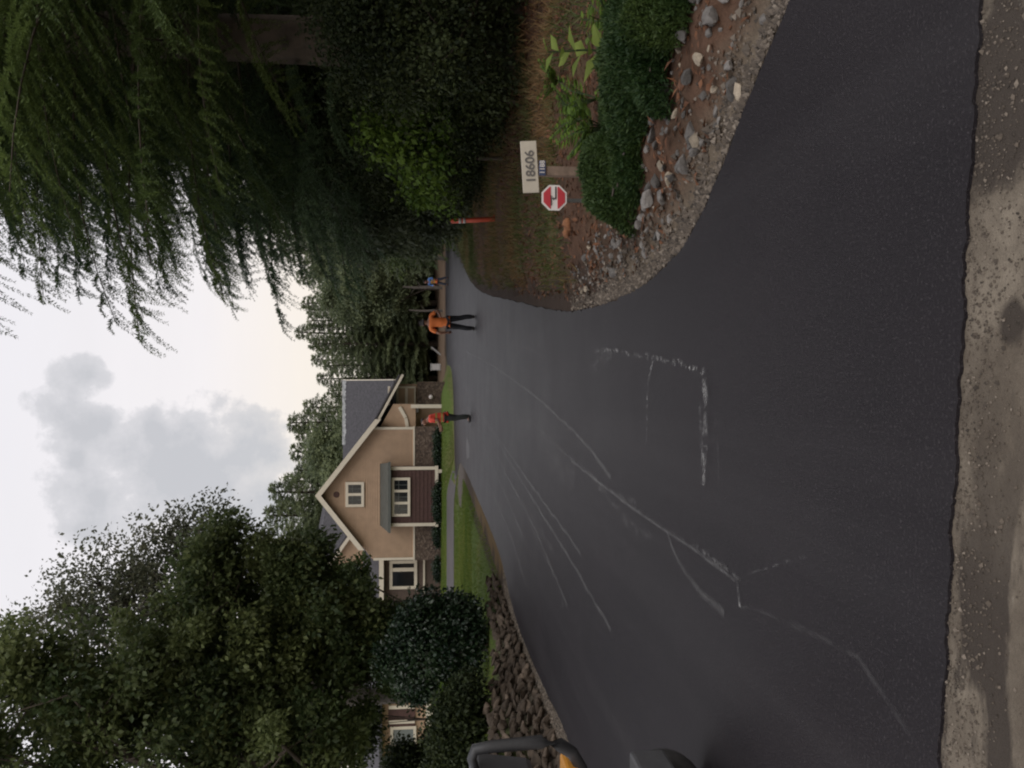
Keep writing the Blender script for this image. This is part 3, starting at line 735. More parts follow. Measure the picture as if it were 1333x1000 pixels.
# junipers on the berm
def juniper(tagn, cx, cy, rx, ry, h, n, seed, rot=0):
    r = np.random.default_rng(seed); a = r.random(n) * 6.283; q = np.sqrt(r.random(n))
    X = np.cos(a) * q * rx; Y = np.sin(a) * q * ry
    ed_ = .62 + .65 * vnoise(np.cos(a) * 2 + seed, np.sin(a) * 2, 1.6); X = X * ed_; Y = Y * ed_
    top = h * np.sqrt(np.clip(1 - q ** 2.2, 0, 1)) * (.12 + 1.05 * vnoise(X + seed, Y, 2.7) + .45 * vnoise(X + seed, Y + 4, 8)) + .015
    Z = top * (1 - .55 * r.random(n) ** 1.6)
    c_, s_ = math.cos(rot), math.sin(rot); X, Y = X * c_ - Y * s_, X * s_ + Y * c_
    gz = ter(X + cx, Y + cy) - ter1(cx, cy)
    P = np.stack([X, Y, Z + gz], 1); out = np.stack([X * .5, Y * .5, np.full(n, .40)], 1) + r.normal(size=(n, 3)) * .5
    ti = np.clip(vnoise(X + 3, Y + seed, 4) * .8 + r.normal(size=n) * .15, 0, 1)
    ln = r.uniform(.02, .05, n)
    cr = leaf_mesh(tagn, P, out, r.normal(size=(n, 3)), ln, ln * .3, ti, M_junip)
    tb = MB()
    for i in range(14):
        aa = i * .45; e = (math.cos(aa) * rx * .7, math.sin(aa) * ry * .7, h * .45)
        tb.tube([(0, 0, 0), (e[0] * .5, e[1] * .5, h * .35), e], [.025, .015, .005], 4, cap=False)
    tm = bpy.data.meshes.new('stems'); tm.from_pydata(tb.v, [], tb.f); tm.materials.append(M_bark)
    return tm, cr
for (jx, jy, rx, ry, h, n, rot, sd_, lb) in [(1.60, 6.20, .38, .58, 0.27, 62000, .5, 3, 'low bright-edged juniper in front of the signs, rounded end towards the drive'),
                                       (2.15, 5.45, .45, .85, 0.30, 74000, .35, 5, 'dark low juniper continuing the hedge to the right margin')]:
    plant('juniper_shrub', juniper('juniper', jx, jy, rx, ry, h, n, sd_, rot), (jx, jy, ter1(jx, jy)), lb, 'shrub', part=('stem', 'foliage'))
# ---- weeds on the berm
def weed(kind, seed):
    r = np.random.default_rng(seed); tb = MB()
    if kind == 'broad':
        tb.tube([(0, 0, 0), (.02, 0, .25), (.0, .01, .5)], [.008, .007, .005], 5)
        C, D_, L = [], [], []
        for i in range(11):
            z = .16 + .034 * i; a = i * 2.4; C.append((0, 0, z)); D_.append((math.cos(a), math.sin(a), .35)); L.append(.21 - .009 * i)
        C = np.array(C); L = np.array(L); cr = leaf_mesh('leaves', C, np.array(D_), np.tile([0, -.3, 1.], (len(C), 1)), L, L * .55, r.uniform(.2, 1, len(C)), M_broad, .08)
    else:
        C, D_, L, T = [], [], [], []
        for i in range(9):
            a = r.random() * 6.28; h = r.uniform(.14, .3); e = np.array([math.cos(a) * .16, math.sin(a) * .16, h])
            tb.tube([(0, 0, 0), e * [.4, .4, .7], e], [.005, .004, .002], 4, cap=False)
            for q in np.linspace(.3, 1, 9):
                for s_ in (-1, 1):
                    C.append(e * [q, q, q ** .7]); D_.append((math.cos(a + s_ * 1.2), math.sin(a + s_ * 1.2), .2)); L.append(.07 * (1.2 - .5 * q)); T.append(r.random())
        L = np.array(L); cr = leaf_mesh('leaves', np.array(C), np.array(D_), r.normal(size=(len(C), 3)) * .3 + [0, 0, 1], L, L * .6, np.array(T), M_lime)
    tm = bpy.data.meshes.new('stem'); tm.from_pydata(tb.v, [], tb.f); tm.materials.append(M_alder); tm.attributes.new('tint', 'FLOAT', 'POINT')
    return tm, cr
p = gp(792, 70, .35); plant('broadleaf_weed', weed('broad', 1), (p[0], p[1], ter1(*p)), 'big pale-green broad-leaved plant standing alone on the red soil behind the juniper', 'plant', part=('stem', 'leaf_rosette'), sc=1.15)
fw = weed('fern', 2)
for k_, (ix, iy, lb) in enumerate([(805, 95, 'small leafy weed just left of the broad-leaved plant'), (772, 128, 'bushy weed between the number sign post and the broad-leaved plant'), (778, 165, 'low weed on red soil right of the sign post'),
                                 (730, 105, 'thin weed at the shade edge behind the broad-leaved plant'), (800, 30, 'small weed nearest the right margin on the red soil'), (752, 150, 'tuft of weed just behind the juniper by the sign')]):
    p = gp(ix, iy, .3); plant('weed', fw, (p[0], p[1], ter1(*p)), lb, 'plant', rz=k_ * 1.3, sc=1.1 + .15 * (k_ % 3), part=('stem', 'leaf_cluster'))

# ---- grass and litter (stuff)
def blades(name, X, Y, h, w, mat, tint, label, lean=.35):
    n = len(X); Z = ter(X, Y); a = rng.random(n) * 6.283; l_ = rng.normal(size=(n, 2)) * lean
    D_ = np.stack([l_[:, 0], l_[:, 1], np.ones(n)], 1)
    me_ = leaf_mesh(name, np.stack([X, Y, Z - .01], 1), D_, np.stack([np.cos(a), np.sin(a), np.zeros(n)], 1), h, w, tint, mat, .1)
    return meta(link(name, me_), label, 'grass', kind='stuff')
n = 150000
X = rng.uniform(-16, -2.0, n); Y = 9 + 50 * rng.random(n) ** .9
dd = sdf(X, Y); k = (dd > .5) & ~((Y > 46) & (Y < 51.5) & (X < -4)) & ~((np.hypot(X + 4.6, (Y - 42) * .4) < 1.2)) & ((X < -5.0) | (Y > 19)) & ((Y > 19) | (X < -5.05)) & (vnoise(X, Y, .6) + rng.random(n) * .6 > .45)
X, Y = X[k], Y[k]; t = np.clip(.35 + (vnoise(X, Y, .5) - .5) * 1.0 + rng.normal(size=len(X)) * .2, 0, 1)
blades('lawn_grass', X, Y, rng.uniform(.04, .10, len(X)) * np.where(Y > 30, 1.3, 1), np.where(Y > 30, .02, .01), M_grass, t, 'short green lawn grass left of the drive')
n = 120000
X = rng.uniform(0, 12, n); Y = rng.uniform(6.2, 45, n) ** 1.0; dd = sdf(X, Y)
k = (dd > .22) & (dd < 7) & ((Y > 7.2) | (dd > 1.6)) & (vnoise(X, Y, .8) * .8 + rng.random(n) * .5 > .55) & ((Y > 8.7) | (dd > 2.2)) & (dd + (vnoise(X, Y, 1.5) - .5) > .34)
X, Y, dd = X[k], Y[k], dd[k]; t = np.clip(vnoise(X + 4, Y, .7) * 1.3 - .15 + rng.normal(size=len(X)) * .2 - .3 * (Y > 24), 0, 1)
blades('berm_grass', X, Y, rng.uniform(.05, .24, len(X)), rng.uniform(.007, .014, len(X)), M_dry, t, 'sparse dry and green grass on the berm right of the drive', .5)
n = 26000
X = rng.uniform(.4, 9, n); Y = rng.uniform(3.5, 16, n); dd = sdf(X, Y); k = (dd > .16) & (dd < 6); X, Y = X[k], Y[k]; n = len(X)
me_ = leaf_mesh('leaf_litter', np.stack([X, Y, ter(X, Y) + .006], 1), rng.normal(size=(n, 3)) * [1, 1, .25], rng.normal(size=(n, 3)) * .3 + [0, 0, 1], rng.uniform(.03, .09, n), rng.uniform(.012, .045, n), rng.random(n), M_litter, .1)
meta(link('leaf_litter', me_), 'red-brown fallen leaves and twigs covering the berm soil', 'leaf litter', kind='stuff')

# ---- background forest
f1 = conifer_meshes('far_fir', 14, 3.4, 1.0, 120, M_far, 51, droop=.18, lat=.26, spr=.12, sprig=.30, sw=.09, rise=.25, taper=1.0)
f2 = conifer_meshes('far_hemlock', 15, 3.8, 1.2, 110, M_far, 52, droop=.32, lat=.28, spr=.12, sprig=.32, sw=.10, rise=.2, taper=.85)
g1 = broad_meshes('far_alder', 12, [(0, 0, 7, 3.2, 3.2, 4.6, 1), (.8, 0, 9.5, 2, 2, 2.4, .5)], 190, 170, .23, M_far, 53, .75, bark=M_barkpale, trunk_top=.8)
def forest(items, label, group, wd=1.25):
    for (me_, iy, Y, top, rz) in items:
        x_ = at_img(iy, Y); zb = ter1(x_, Y); h = wp(top, iy, Y)[2] - zb
        H0 = {id(f1): 14, id(f2): 15, id(g1): 12}[id(me_)]; s_ = h / H0
        nm = 'far_alder' if me_ is g1 else ('far_fir' if me_ is f1 else 'far_hemlock')
        lb = ('leafy alder ' if me_ is g1 else ('fir ' if me_ is f1 else 'hemlock ')) + label
        plant(nm, me_, (x_, Y, zb - .1), lb, 'tree', group + (' (alders)' if me_ is g1 else ' (firs)' if me_ is f1 else ' (hemlocks)'), rz=rz, sc=(s_ * wd, s_ * wd, s_))
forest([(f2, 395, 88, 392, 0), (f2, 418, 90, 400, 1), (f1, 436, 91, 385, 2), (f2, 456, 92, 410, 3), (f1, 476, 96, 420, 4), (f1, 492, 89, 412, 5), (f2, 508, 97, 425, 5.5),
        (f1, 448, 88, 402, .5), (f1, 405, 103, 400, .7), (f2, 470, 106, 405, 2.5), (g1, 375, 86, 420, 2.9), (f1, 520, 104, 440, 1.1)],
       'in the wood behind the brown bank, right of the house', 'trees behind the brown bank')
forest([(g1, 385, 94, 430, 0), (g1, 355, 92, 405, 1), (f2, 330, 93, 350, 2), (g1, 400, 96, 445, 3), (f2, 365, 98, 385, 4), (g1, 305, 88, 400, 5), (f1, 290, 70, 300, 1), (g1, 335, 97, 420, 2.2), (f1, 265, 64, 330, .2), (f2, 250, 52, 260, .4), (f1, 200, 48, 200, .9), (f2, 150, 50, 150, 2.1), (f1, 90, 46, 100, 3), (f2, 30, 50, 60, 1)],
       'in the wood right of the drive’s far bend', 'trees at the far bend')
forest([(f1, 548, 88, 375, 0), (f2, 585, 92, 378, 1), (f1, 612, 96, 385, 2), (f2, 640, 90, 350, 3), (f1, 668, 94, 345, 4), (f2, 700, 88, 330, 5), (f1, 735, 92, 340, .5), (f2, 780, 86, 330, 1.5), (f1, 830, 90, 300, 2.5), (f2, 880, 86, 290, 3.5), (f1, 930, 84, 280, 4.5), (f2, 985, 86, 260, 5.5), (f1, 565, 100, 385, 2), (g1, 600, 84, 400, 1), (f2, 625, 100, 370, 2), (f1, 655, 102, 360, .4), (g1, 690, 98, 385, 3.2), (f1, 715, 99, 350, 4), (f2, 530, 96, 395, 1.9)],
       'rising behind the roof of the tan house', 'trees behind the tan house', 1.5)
# underbrush of the forest edge
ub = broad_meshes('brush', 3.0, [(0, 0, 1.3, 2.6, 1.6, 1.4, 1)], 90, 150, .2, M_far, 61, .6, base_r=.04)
ubd = [ub]
for k_, (iy, Y) in enumerate([(455, 98), (480, 97), (505, 95), (430, 99), (405, 97), (380, 93), (525, 92), (345, 95), (300, 80), (362, 97), (325, 93)]):
    x_ = at_img(iy, Y); plant('brush', ub, (x_, Y, ter1(x_, Y) - .1), 'dark scrub bush at the foot of the wood along the brown bank', 'shrub', 'scrub along the brown bank', rz=k_, sc=(1.3, 1, .8 + .12 * (k_ % 4)), part=('stem', 'foliage'))
# bare pale trunks standing at the wood's edge
tb = MB(); tb.tube([(0, 0, -.2), (.03, 0, 2), (-.02, .05, 4), (.06, 0, 7)], [.16, .14, .12, .07], 8); tb.tube([(0, 0, 3.6), (.7, .2, 4.6)], [.05, .02], 5); tb.tube([(0, .02, 4.8), (-.6, .2, 5.6)], [.04, .015], 5)
for (iy, Y, sc, lb) in [(337, 78, 1.15, 'thickest pale bare trunk at the wood edge, right of the far worker'), (375, 82, .95, 'thin pale bare trunk directly behind the far worker'), (405, 82, .8, 'slim bare trunk behind the orange-shirted worker'), (310, 74, .7, 'faint bare trunk nearest the orange post')]:
    x_ = at_img(iy, Y); t = empty('bare_tree', (x_, Y, ter1(x_, Y)), lb, 'tree'); t.scale = (sc, sc, sc)
    me_ = bpy.data.meshes.new('trunk'); me_.from_pydata(tb.v, [], tb.f); me_.materials.append(M_barkpale); link('trunk', me_, t); t.scale = (sc, sc, sc * .55)

# ------------------------------------------------------------------ the tan house
D0 = 58.0
HX = lambda iy, Y=D0: at_img(iy, Y)
def HZ(ix, Y=D0): return float(wp(ix, 500, Y)[2])
M_tan = plain('tan_siding', (.355, .238, .152), .75, .10, 2, bstr=.1)
M_trim = plain('cream_trim', (.60, .53, .42), .55, .06, 3, bstr=.05)
M_roof = plain('roof_shingles', (.060, .056, .060), .9, .35, 7, bstr=.8, bscale=9)
M_moss = plain('ridge_lichen', (.24, .24, .235), .95, .55, 3, bstr=.4)
M_red = plain('red_shingle', (.070, .034, .028), .8, .25, 8, bstr=.5, bscale=12)
M_metal = plain('bay_roof_metal', (.085, .090, .080), .45, .15, 3, bstr=.1)
M_glass = plain('window_glass', (.012, .014, .016), .08, .2, 2, bstr=0, spec=.6)
m, nt, b = new_mat('stone_veneer')
vo = N(nt, 'ShaderNodeTexVoronoi'); vo.inputs['Scale'].default_value = 9
tc = N(nt, 'ShaderNodeTexCoord'); nt.links.new(tc.outputs['Object'], vo.inputs['Vector'])
nt.links.new(ramp(nt, N(nt, 'ShaderNodeSeparateColor').outputs[0], [(0, (0, 0, 0)), (1, (1, 1, 1))]), b.inputs['Base Color'])
sc_ = [n_ for n_ in nt.nodes if n_.type == 'SEPARATE_COLOR'][0]; nt.links.new(vo.outputs['Color'], sc_.inputs[0])
nt.links.new(ramp(nt, sc_.outputs[0], [(0, (.050, .034, .026)), (.6, (.105, .072, .052)), (1, (.16, .12, .09))]), b.inputs['Base Color'])
bump(nt, b, vo.outputs['Distance'], .8, .04); b.inputs['Roughness'].default_value = .9
M_ven = m
hb = ter1(HX(640), D0)
org = (HX(642), D0, hb)
house = empty('tan_house', org, 'tan gabled house with cream trim, dark red bay and grey roof across the lawn', 'house')
H = lambda mb, name, mats, parent=house, smooth=False: mb.build(name, mats, parent, org, smooth)
xl, xr = HX(727), HX(556); zb = hb - .6; zs = HZ(540)
zpk = HZ(418); xpk = HX(642); slope = .78
zl = zpk - (xpk - xl) * slope; zr_ = zpk - (xr - xpk) * slope
# wall core
mb = MB(); mb.slab([(xl, D0 + .03, zb), (xr, D0 + .03, zb), (xr, D0 + .03, zr_), (xpk, D0 + .03, zpk), (xl, D0 + .03, zl)], (0, 9.5, 0))
H(mb, 'wall', M_tan)
mb = MB(); z = zs + .1
while z < zpk - .06:
    z2 = min(z + .155, zpk - .02)
    a0 = max(xl, xpk - (zpk - z) / slope); a1 = min(xr, xpk + (zpk - z) / slope); b0 = max(xl, xpk - (zpk - z2) / slope); b1 = min(xr, xpk + (zpk - z2) / slope)
    mb.slab([(a0, D0 - .045, z), (a1, D0 - .045, z), (b1, D0 - .004, z2), (b0, D0 - .004, z2)], (0, .03, 0)); z += .155
H(mb, 'siding', M_tan)
mb = MB(); mb.box(((xl + xr) / 2, D0 - .02, (zb + zs) / 2), (xr - xl + .1, .12, zs - zb)); H(mb, 'stone_base', M_ven)
mb = MB(); mb.box(((xl + xr) / 2, D0 - .04, zs + .05), (xr - xl + .14, .18, .1)); H(mb, 'ledge', M_trim)
for xx in (xl + .06, xr - .06):
    mb = MB(); zz = zl if xx < xpk else zr_; mb.box((xx, D0 - .03, (zs + .1 + zz) / 2), (.16, .09, zz - zs - .12)); H(mb, 'corner_board', M_trim)
# gable roof, with rakes
ov, th = .55, .16
def roof_side(sgn, run):
    x0, z0 = xpk, zpk + .14; x1 = xpk + sgn * run; z1 = z0 - run * slope
    mb = MB(); mb.slab([(x0, D0 - ov, z0), (x1, D0 - ov, z1), (x1, D0 + 9.6, z1), (x0, D0 + 9.6, z0)], (0, 0, th)); H(mb, 'roof', M_roof)
    mb = MB(); mb.slab([(x0, D0 - ov - .05, z0 - .2), (x1, D0 - ov - .05, z1 - .2), (x1, D0 - ov - .05, z1 + th + .02), (x0, D0 - ov - .05, z0 + th + .02)], (0, .048, 0)); H(mb, 'rake_board', M_trim)
roof_side(-1, xpk - HX(712)); roof_side(1, HX(545) - xpk)
# windows
def window(x0, x1, z0, z1, n, Y, fr=.13, mull=True):
    mb = MB(); t_ = .09
    mb.box(((x0 + x1) / 2, Y - .05, z1 - fr / 2), (x1 - x0, t_, fr)); mb.box(((x0 + x1) / 2, Y - .05, z0 + fr / 2), (x1 - x0, t_, fr))
    w = (x1 - x0 - fr) / n
    for i in range(n + 1): mb.box((x0 + fr / 2 + i * w, Y - .05, (z0 + z1) / 2), (fr, t_, z1 - z0 - 2 * fr))
    f = H(mb, 'window', M_trim)
    g = MB()
    for i in range(n): g.box((x0 + fr / 2 + (i + .5) * w, Y - .022, (z0 + z1) / 2), (w - fr, .03, z1 - z0 - 2 * fr))
    if True:
        go = MB(); go.v, go.f, go.m = g.v, g.f, g.m
        go.build('pane', M_glass, f, org)
    if mull:
        k_ = MB()
        for i in range(n):
            xc = x0 + fr / 2 + (i + .5) * w
            k_.box((xc, Y - .045, (z0 + z1) / 2), (.035, .02, z1 - z0 - 2 * fr)); k_.box((xc, Y - .058, z0 + (z1 - z0) * .62), (w - fr, .02, .035))
        k_.build('glazing_bar', M_metal, f, org)
window(HX(658), HX(626), HZ(474), HZ(450), 2, D0 - .03, .17)
# round gable vent
mb = MB(); mb.lathe([(0.001, -.05), (.16, -.05), (.2, -.02), (.2, .03)], 'Y', (xpk, D0 - .03, HZ(438))); H(mb, 'gable_vent', M_red)
# bay
by = D0 - 1.1; bx0, bx1 = HX(684, by), HX(607, by); bz0, bz1 = HZ(569, by), HZ(508, by)
mb = MB(); mb.box(((bx0 + bx1) / 2, by + .56, (bz0 + bz1) / 2), (bx1 - bx0 - .1, 1.1, bz1 - bz0)); bay = H(mb, 'bay', M_red)
mb = MB()
for i in range(11):
    z = bz0 + .12 + i * (bz1 - bz0 - .2) / 11; mb.box(((bx0 + bx1) / 2, by - .002, z), (bx1 - bx0 - .4, .03, .018))
mb.build('shingle_course', M_red, bay, org)
mb = MB(); mb.slab([(bx0 - .3, by - .4, bz1 + .02), (bx1 + .3, by - .4, bz1 + .02), (bx1 + .1, D0 - .03, HZ(497)), (bx0 - .1, D0 - .03, HZ(497))], (0, 0, .1)); H(mb, 'bay_roof', M_metal)
mb = MB(); mb.box(((bx0 + bx1) / 2, by - .42, bz1 + .03), (bx1 - bx0 + .7, .07, .16)); H(mb, 'gutter', M_metal)
for xx in (bx0 + .1, bx1 - .1):
    mb = MB(); mb.box((xx, by - .03, (bz0 + bz1) / 2), (.2, .1, bz1 - bz0)); H(mb, 'corner_board', M_trim)
mb = MB(); mb.box(((bx0 + bx1) / 2, by - .04, bz0 + .03), (bx1 - bx0 + .1, .14, .2)); H(mb, 'ledge', M_trim)
for xx in (bx0 + .3, bx1 - .3):
    mb = MB(); mb.box((xx, by + .05, bz0 - .2), (.22, .26, .3)); H(mb, 'bracket', M_trim)
window(HX(671, by), HX(621, by), HZ(534, by), HZ(510, by), 3, by - .02, .16)
mb = MB(); mb.box(((bx0 + bx1) / 2, by + .7, (zb + bz0) / 2), (bx1 - bx0 - .5, .7, bz0 - zb - .02)); H(mb, 'bay_skirt', M_ven)
# long roof behind, right wing
Yw = D0 + 2.0; xw0, xw1 = xr - .2, HX(500, Yw)
zE, zR = HZ(513, Yw), HZ(449, Yw + 5.5)
mb = MB(); mb.box(((xw0 + xw1) / 2, Yw + 4.2, (zb + zE) / 2), (xw1 - xw0, 8.2, zE - zb)); H(mb, 'wing_wall', M_tan)
mb = MB(); mb.slab([(xw1, Yw + .1, zE), (xw1, Yw + 8.3, zE), (xw1, Yw + 5.5, zR - .1)], (-.1, 0, 0)); H(mb, 'wing_gable', M_tan)
xrr = xw1 + .25; xleft = HX(690, Yw + 5.5)
mb = MB(); mb.slab([(xpk + 1.5, Yw - .5, zE - .15), (xrr, Yw - .5, zE - .15), (xrr, Yw + 5.5, zR), (xleft, Yw + 5.5, zR)], (0, 0, .15)); H(mb, 'wing_roof', M_roof)
mb = MB(); mb.slab([(xleft, Yw + 5.5, zR), (xrr, Yw + 5.5, zR), (xrr, Yw + 9, zE), (xleft, Yw + 9, zE)], (0, 0, .15)); H(mb, 'wing_roof', M_roof)
mb = MB(); nx_ = 60; xs = np.linspace(HX(578, Yw + 5.5), xrr + .03, nx_)
V = []
for i, xx in enumerate(xs):
    w_ = .3 + .22 * rr.random(); V += [(xx, Yw + 5.5 - w_, zR + .16 - w_ * (zR - zE) / 6.0 + .012), (xx, Yw + 5.5, zR + .19), (xx, Yw + 5.5 + w_, zR + .16 - w_ * (zR - zE) / 4)]
mb.add(V, [(3 * i + j, 3 * i + 3 + j, 3 * i + 4 + j, 3 * i + 1 + j) for i in range(nx_ - 1) for j in range(2)]); H(mb, 'ridge_cap', M_moss)
mb = MB(); mb.slab([(xrr, Yw - .55, zE - .3), (xrr, Yw + 5.5, zR - .15), (xrr, Yw + 5.5, zR + .17), (xrr, Yw - .55, zE + .02)], (.06, 0, 0)); H(mb, 'rake_board', M_trim)
# porch in the angle: sloped cream rake, hood, post, door panel
def line_board(mb, p, q, w, t_):
    p, q = Vector(p), Vector(q); d_ = (q - p).normalized(); n_ = d_.cross(Vector((0, 1, 0))).normalized() * w
    mb.slab([p, q, q + n_, p + n_], (0, t_, 0))
Yp = D0 + .35
mb = MB(); line_board(mb, wp(490, 548, Yp), wp(523, 487, Yp), -.16, .08); H(mb, 'porch_rake', M_trim)
a, b_, = wp(489, 549, Yp), wp(522, 488, Yp)
mb = MB(); mb.slab([tuple(a + [0, .02, .06]), tuple(b_ + [0, .02, .06]), tuple(b_ + [0, 3, .06]), tuple(a + [0, 3, .06])], (0, 0, .12)); H(mb, 'porch_roof', M_roof)
mb = MB(); mb.slab([tuple(wp(*q_, Yp + .15)) for q_ in ((495, 555.6), (512, 526), (541, 526), (541, 555.6))], (0, .12, 0)); H(mb, 'porch_gable', M_tan)
Yq = D0 + 1.95
mb = MB(); p0, p1 = wp(505, 528, Yq), wp(541, 503, Yq); mb.box(((p0[0] + p1[0]) / 2, Yq, (p0[2] + p1[2]) / 2), (abs(p1[0] - p0[0]), .1, abs(p0[2] - p1[2]))); dr_ = H(mb, 'door', M_trim)
mb = MB()
for i in range(3): mb.box(((p0[0] + p1[0]) / 2, Yq - .055, p1[2] + (p0[2] - p1[2]) * (i + .5) / 3), (abs(p1[0] - p0[0]) * .8, .02, abs(p0[2] - p1[2]) * .24))
mb.build('door_panel', M_tan, dr_, org)
mb = MB(); p0, p1 = wp(543, 530, Yq), wp(578, 497, Yq); mb.box(((p0[0] + p1[0]) / 2, Yq - .03, (p0[2] + zb) / 2), (abs(p1[0] - p0[0]), .12, p0[2] - zb)); H(mb, 'stone_base', M_ven)
mb = MB(); p0 = wp(535, 529, D0 + .4); mb.box((p0[0], D0 + .4, (p0[2] + zb) / 2), (.24, .24, p0[2] - zb)); H(mb, 'porch_post', M_trim)
mb = MB(); line_board(mb, wp(518, 531, D0 + .4), wp(526, 545, D0 + .4), .22, .12); line_board(mb, wp(526, 545, D0 + .4), wp(528, 556, D0 + .4), .22, .12); H(mb, 'porch_beam', M_trim)
mb = MB(); p0, p1 = wp(528, 537, Yq), wp(545, 531, Yq); mb.box(((p0[0] + p1[0]) / 2, Yq - .03, (p0[2] + p1[2]) / 2), (abs(p1[0] - p0[0]), .08, abs(p0[2] - p1[2]))); H(mb, 'side_window', M_glass)
m, nt, b = new_mat('lantern_glass'); b.inputs['Base Color'].default_value = (.8, .72, .68, 1); b.inputs['Roughness'].default_value = .3
mb = MB(); p0 = wp(561, 517, Yq - .2); mb.lathe([(.01, -.14), (.12, -.1), (.16, 0), (.12, .12), (.01, .15)], 'Z', p0, 12); mb.box((p0[0], Yq - .08, p0[2]), (.06, .12, .06)); H(mb, 'lantern', MATS['lantern_glass'])
mb = MB(); p0 = wp(467, 540, Yw); mb.lathe([(.001, -.06), (.12, -.06), (.15, .02)], 'Y', wp(512, 541, D0 + 1.98)); H(mb, 'soffit_vent', M_red)
# left wing with tall window
Yl = D0 + 2.2; x0, x1 = HX(800, Yl), xl + .2
zt = HZ(497, Yl)
mb = MB(); mb.box(((x0 + x1) / 2, Yl + 3.6, (zb + zt) / 2), (x1 - x0, 7.2, zt - zb)); H(mb, 'wing_wall', plain('wing_shingle', (.085, .058, .045), .85, .25, 8, bstr=.5, bscale=12))
mb = MB(); mb.slab([(x0 - .3, Yl - .5, zt - .1), (x1, Yl - .5, zt - .1), (x1, Yl + 4, zt + 3.2), (x0 - .3, Yl + 4, zt + 3.2)], (0, 0, .15)); H(mb, 'wing_roof', M_roof)
mb = MB(); mb.box(((x0 + x1) / 2, Yl - .53, zt), (x1 - x0 + .3, .07, .3)); H(mb, 'fascia', M_trim)
window(HX(765, Yl), HX(728, Yl), HZ(543, Yl), HZ(507, Yl), 1, Yl - .02, .2, False)
mb = MB(); mb.box(((HX(765, Yl) + HX(728, Yl)) / 2 + .35, Yl - .07, (HZ(543, Yl) + HZ(507, Yl)) / 2), (.25, .06, HZ(507, Yl) - HZ(543, Yl) - .42)); H(mb, 'window_post', M_trim)
mb = MB(); mb.box(((x0 + x1) / 2, Yl - .06, HZ(552, Yl)), (x1 - x0, .12, .12)); H(mb, 'ledge', M_trim)
# upper left cross gable roof
Yg = D0 + 3.2
pa, pb = wp(453, 698, Yg), wp(411, 757, Yg)
mb = MB(); mb.slab([tuple(pa), tuple(pb), tuple(pb + [1.2, 5, .6]), tuple(wp(424, 655, Yg + 3.5))], (0, 0, .15)); H(mb, 'wing_roof', M_roof)
mb = MB(); line_board(mb, pa + [0, -.06, 0], pb + [0, -.06, 0], .22, .055); H(mb, 'rake_board', M_trim)
mb = MB(); mb.slab([tuple(pa + [-.2, .3, -.1]), tuple(pb + [0, .3, -.1]), (pb[0], Yg + .3, zt), (pa[0] - .2, Yg + .3, zt)], (0, .3, 0)); H(mb, 'wing_gable', M_tan)
# foundation planting
fp = broad_meshes('box_plant', .8, [(0, 0, .38, .9, .4, .34, 1)], 40, 60, .13, M_laurel, 71, .2, base_r=.03)
for k_, (iy, lb) in enumerate([(575, 'dark clipped bush by the stone base right of the red bay'), (595, 'dark clipped bush against the right edge of the red bay'), (645, 'dark low bush under the middle of the red bay'), (665, 'dark low bush under the left part of the red bay'), (700, 'dark bush by the stone base left of the red bay'), (745, 'dark bush beneath the left wing window')]):
    x_ = HX(iy, D0 - 1.6); plant('box_shrub', fp, (x_, D0 - 1.7 + (.9 if not 600 < iy < 690 else 0), ter1(x_, D0 - 1.7)), lb, 'shrub', rz=0, sc=(1, 1, .8), part=('stem', 'foliage'))

# ------------------------------------------------------------------ second house, behind the bushes
Y2 = 44.0
x0, x1 = at_img(1040, Y2), at_img(888, Y2); z2 = ter1(x1, Y2) - .3
o2 = ((x0 + x1) / 2, Y2, z2)
h2 = empty('second_house', o2, 'second tan house mostly hidden by bushes at the left margin', 'house')
B2 = lambda mb, n_, m_, par=h2: mb.build(n_, m_, par, o2)
zz = lambda ix: float(wp(ix, 900, Y2)[2])
M_org = plain('orange_trim', (.33, .14, .06), .6, .1, 3)
mb = MB(); mb.box(((x0 + x1) / 2, Y2 + 3, (z2 + zz(497)) / 2), (x1 - x0, 6, zz(497) - z2)); B2(mb, 'wall', M_tan)
mb = MB(); mb.slab([(x0 - .3, Y2 - .5, zz(498)), (x1 + .3, Y2 - .5, zz(498)), (x1 + .3, Y2 + 3, zz(470)), (x0 - .3, Y2 + 3, zz(470))], (0, 0, .14)); mb.slab([(x0 - .3, Y2 + 3, zz(470)), (x1 + .3, Y2 + 3, zz(470)), (x1 + .3, Y2 + 6.5, zz(498)), (x0 - .3, Y2 + 6.5, zz(498))], (0, 0, .14)); B2(mb, 'roof', M_roof)
mb = MB(); mb.box((at_img(894, Y2), Y2 - .04, zz(515)), (.18, .1, 1.3)); B2(mb, 'corner_board', M_org)
mb = MB(); mb.box((at_img(930, Y2) - .05, Y2 - .03, zz(523)), (.85, .08, zz(506) - zz(541))); B2(mb, 'red_panel', M_red)
for iy in (917, 936):
    mb = MB(); mb.box((at_img(iy, Y2), Y2 - .06, zz(523)), (.17, .12, zz(506) - zz(540))); B2(mb, 'trim_board', M_trim)
mb = MB(); xa, xb = at_img(968, Y2), at_img(944, Y2); za, zc = zz(540), zz(510)
for (cx_, cz_, w_, h_) in [((xa + xb) / 2, zc, xb - xa, .14), ((xa + xb) / 2, za, xb - xa, .14), (xa, (za + zc) / 2, .14, zc - za), (xb, (za + zc) / 2, .14, zc - za)]: mb.box((cx_, Y2 - .06, cz_), (w_ + (.14 if w_ > .2 else 0), .1, h_ - (.142 if h_ > .2 else 0)))
wn = B2(mb, 'window', M_trim)
mb = MB(); mb.box(((xa + xb) / 2, Y2 - .02, (za + zc) / 2), (xb - xa - .14, .05, zc - za - .14)); mb.build('pane', plain('pale_glass', (.10, .12, .12), .1, .2, 2, bstr=0, spec=.6), wn, o2)
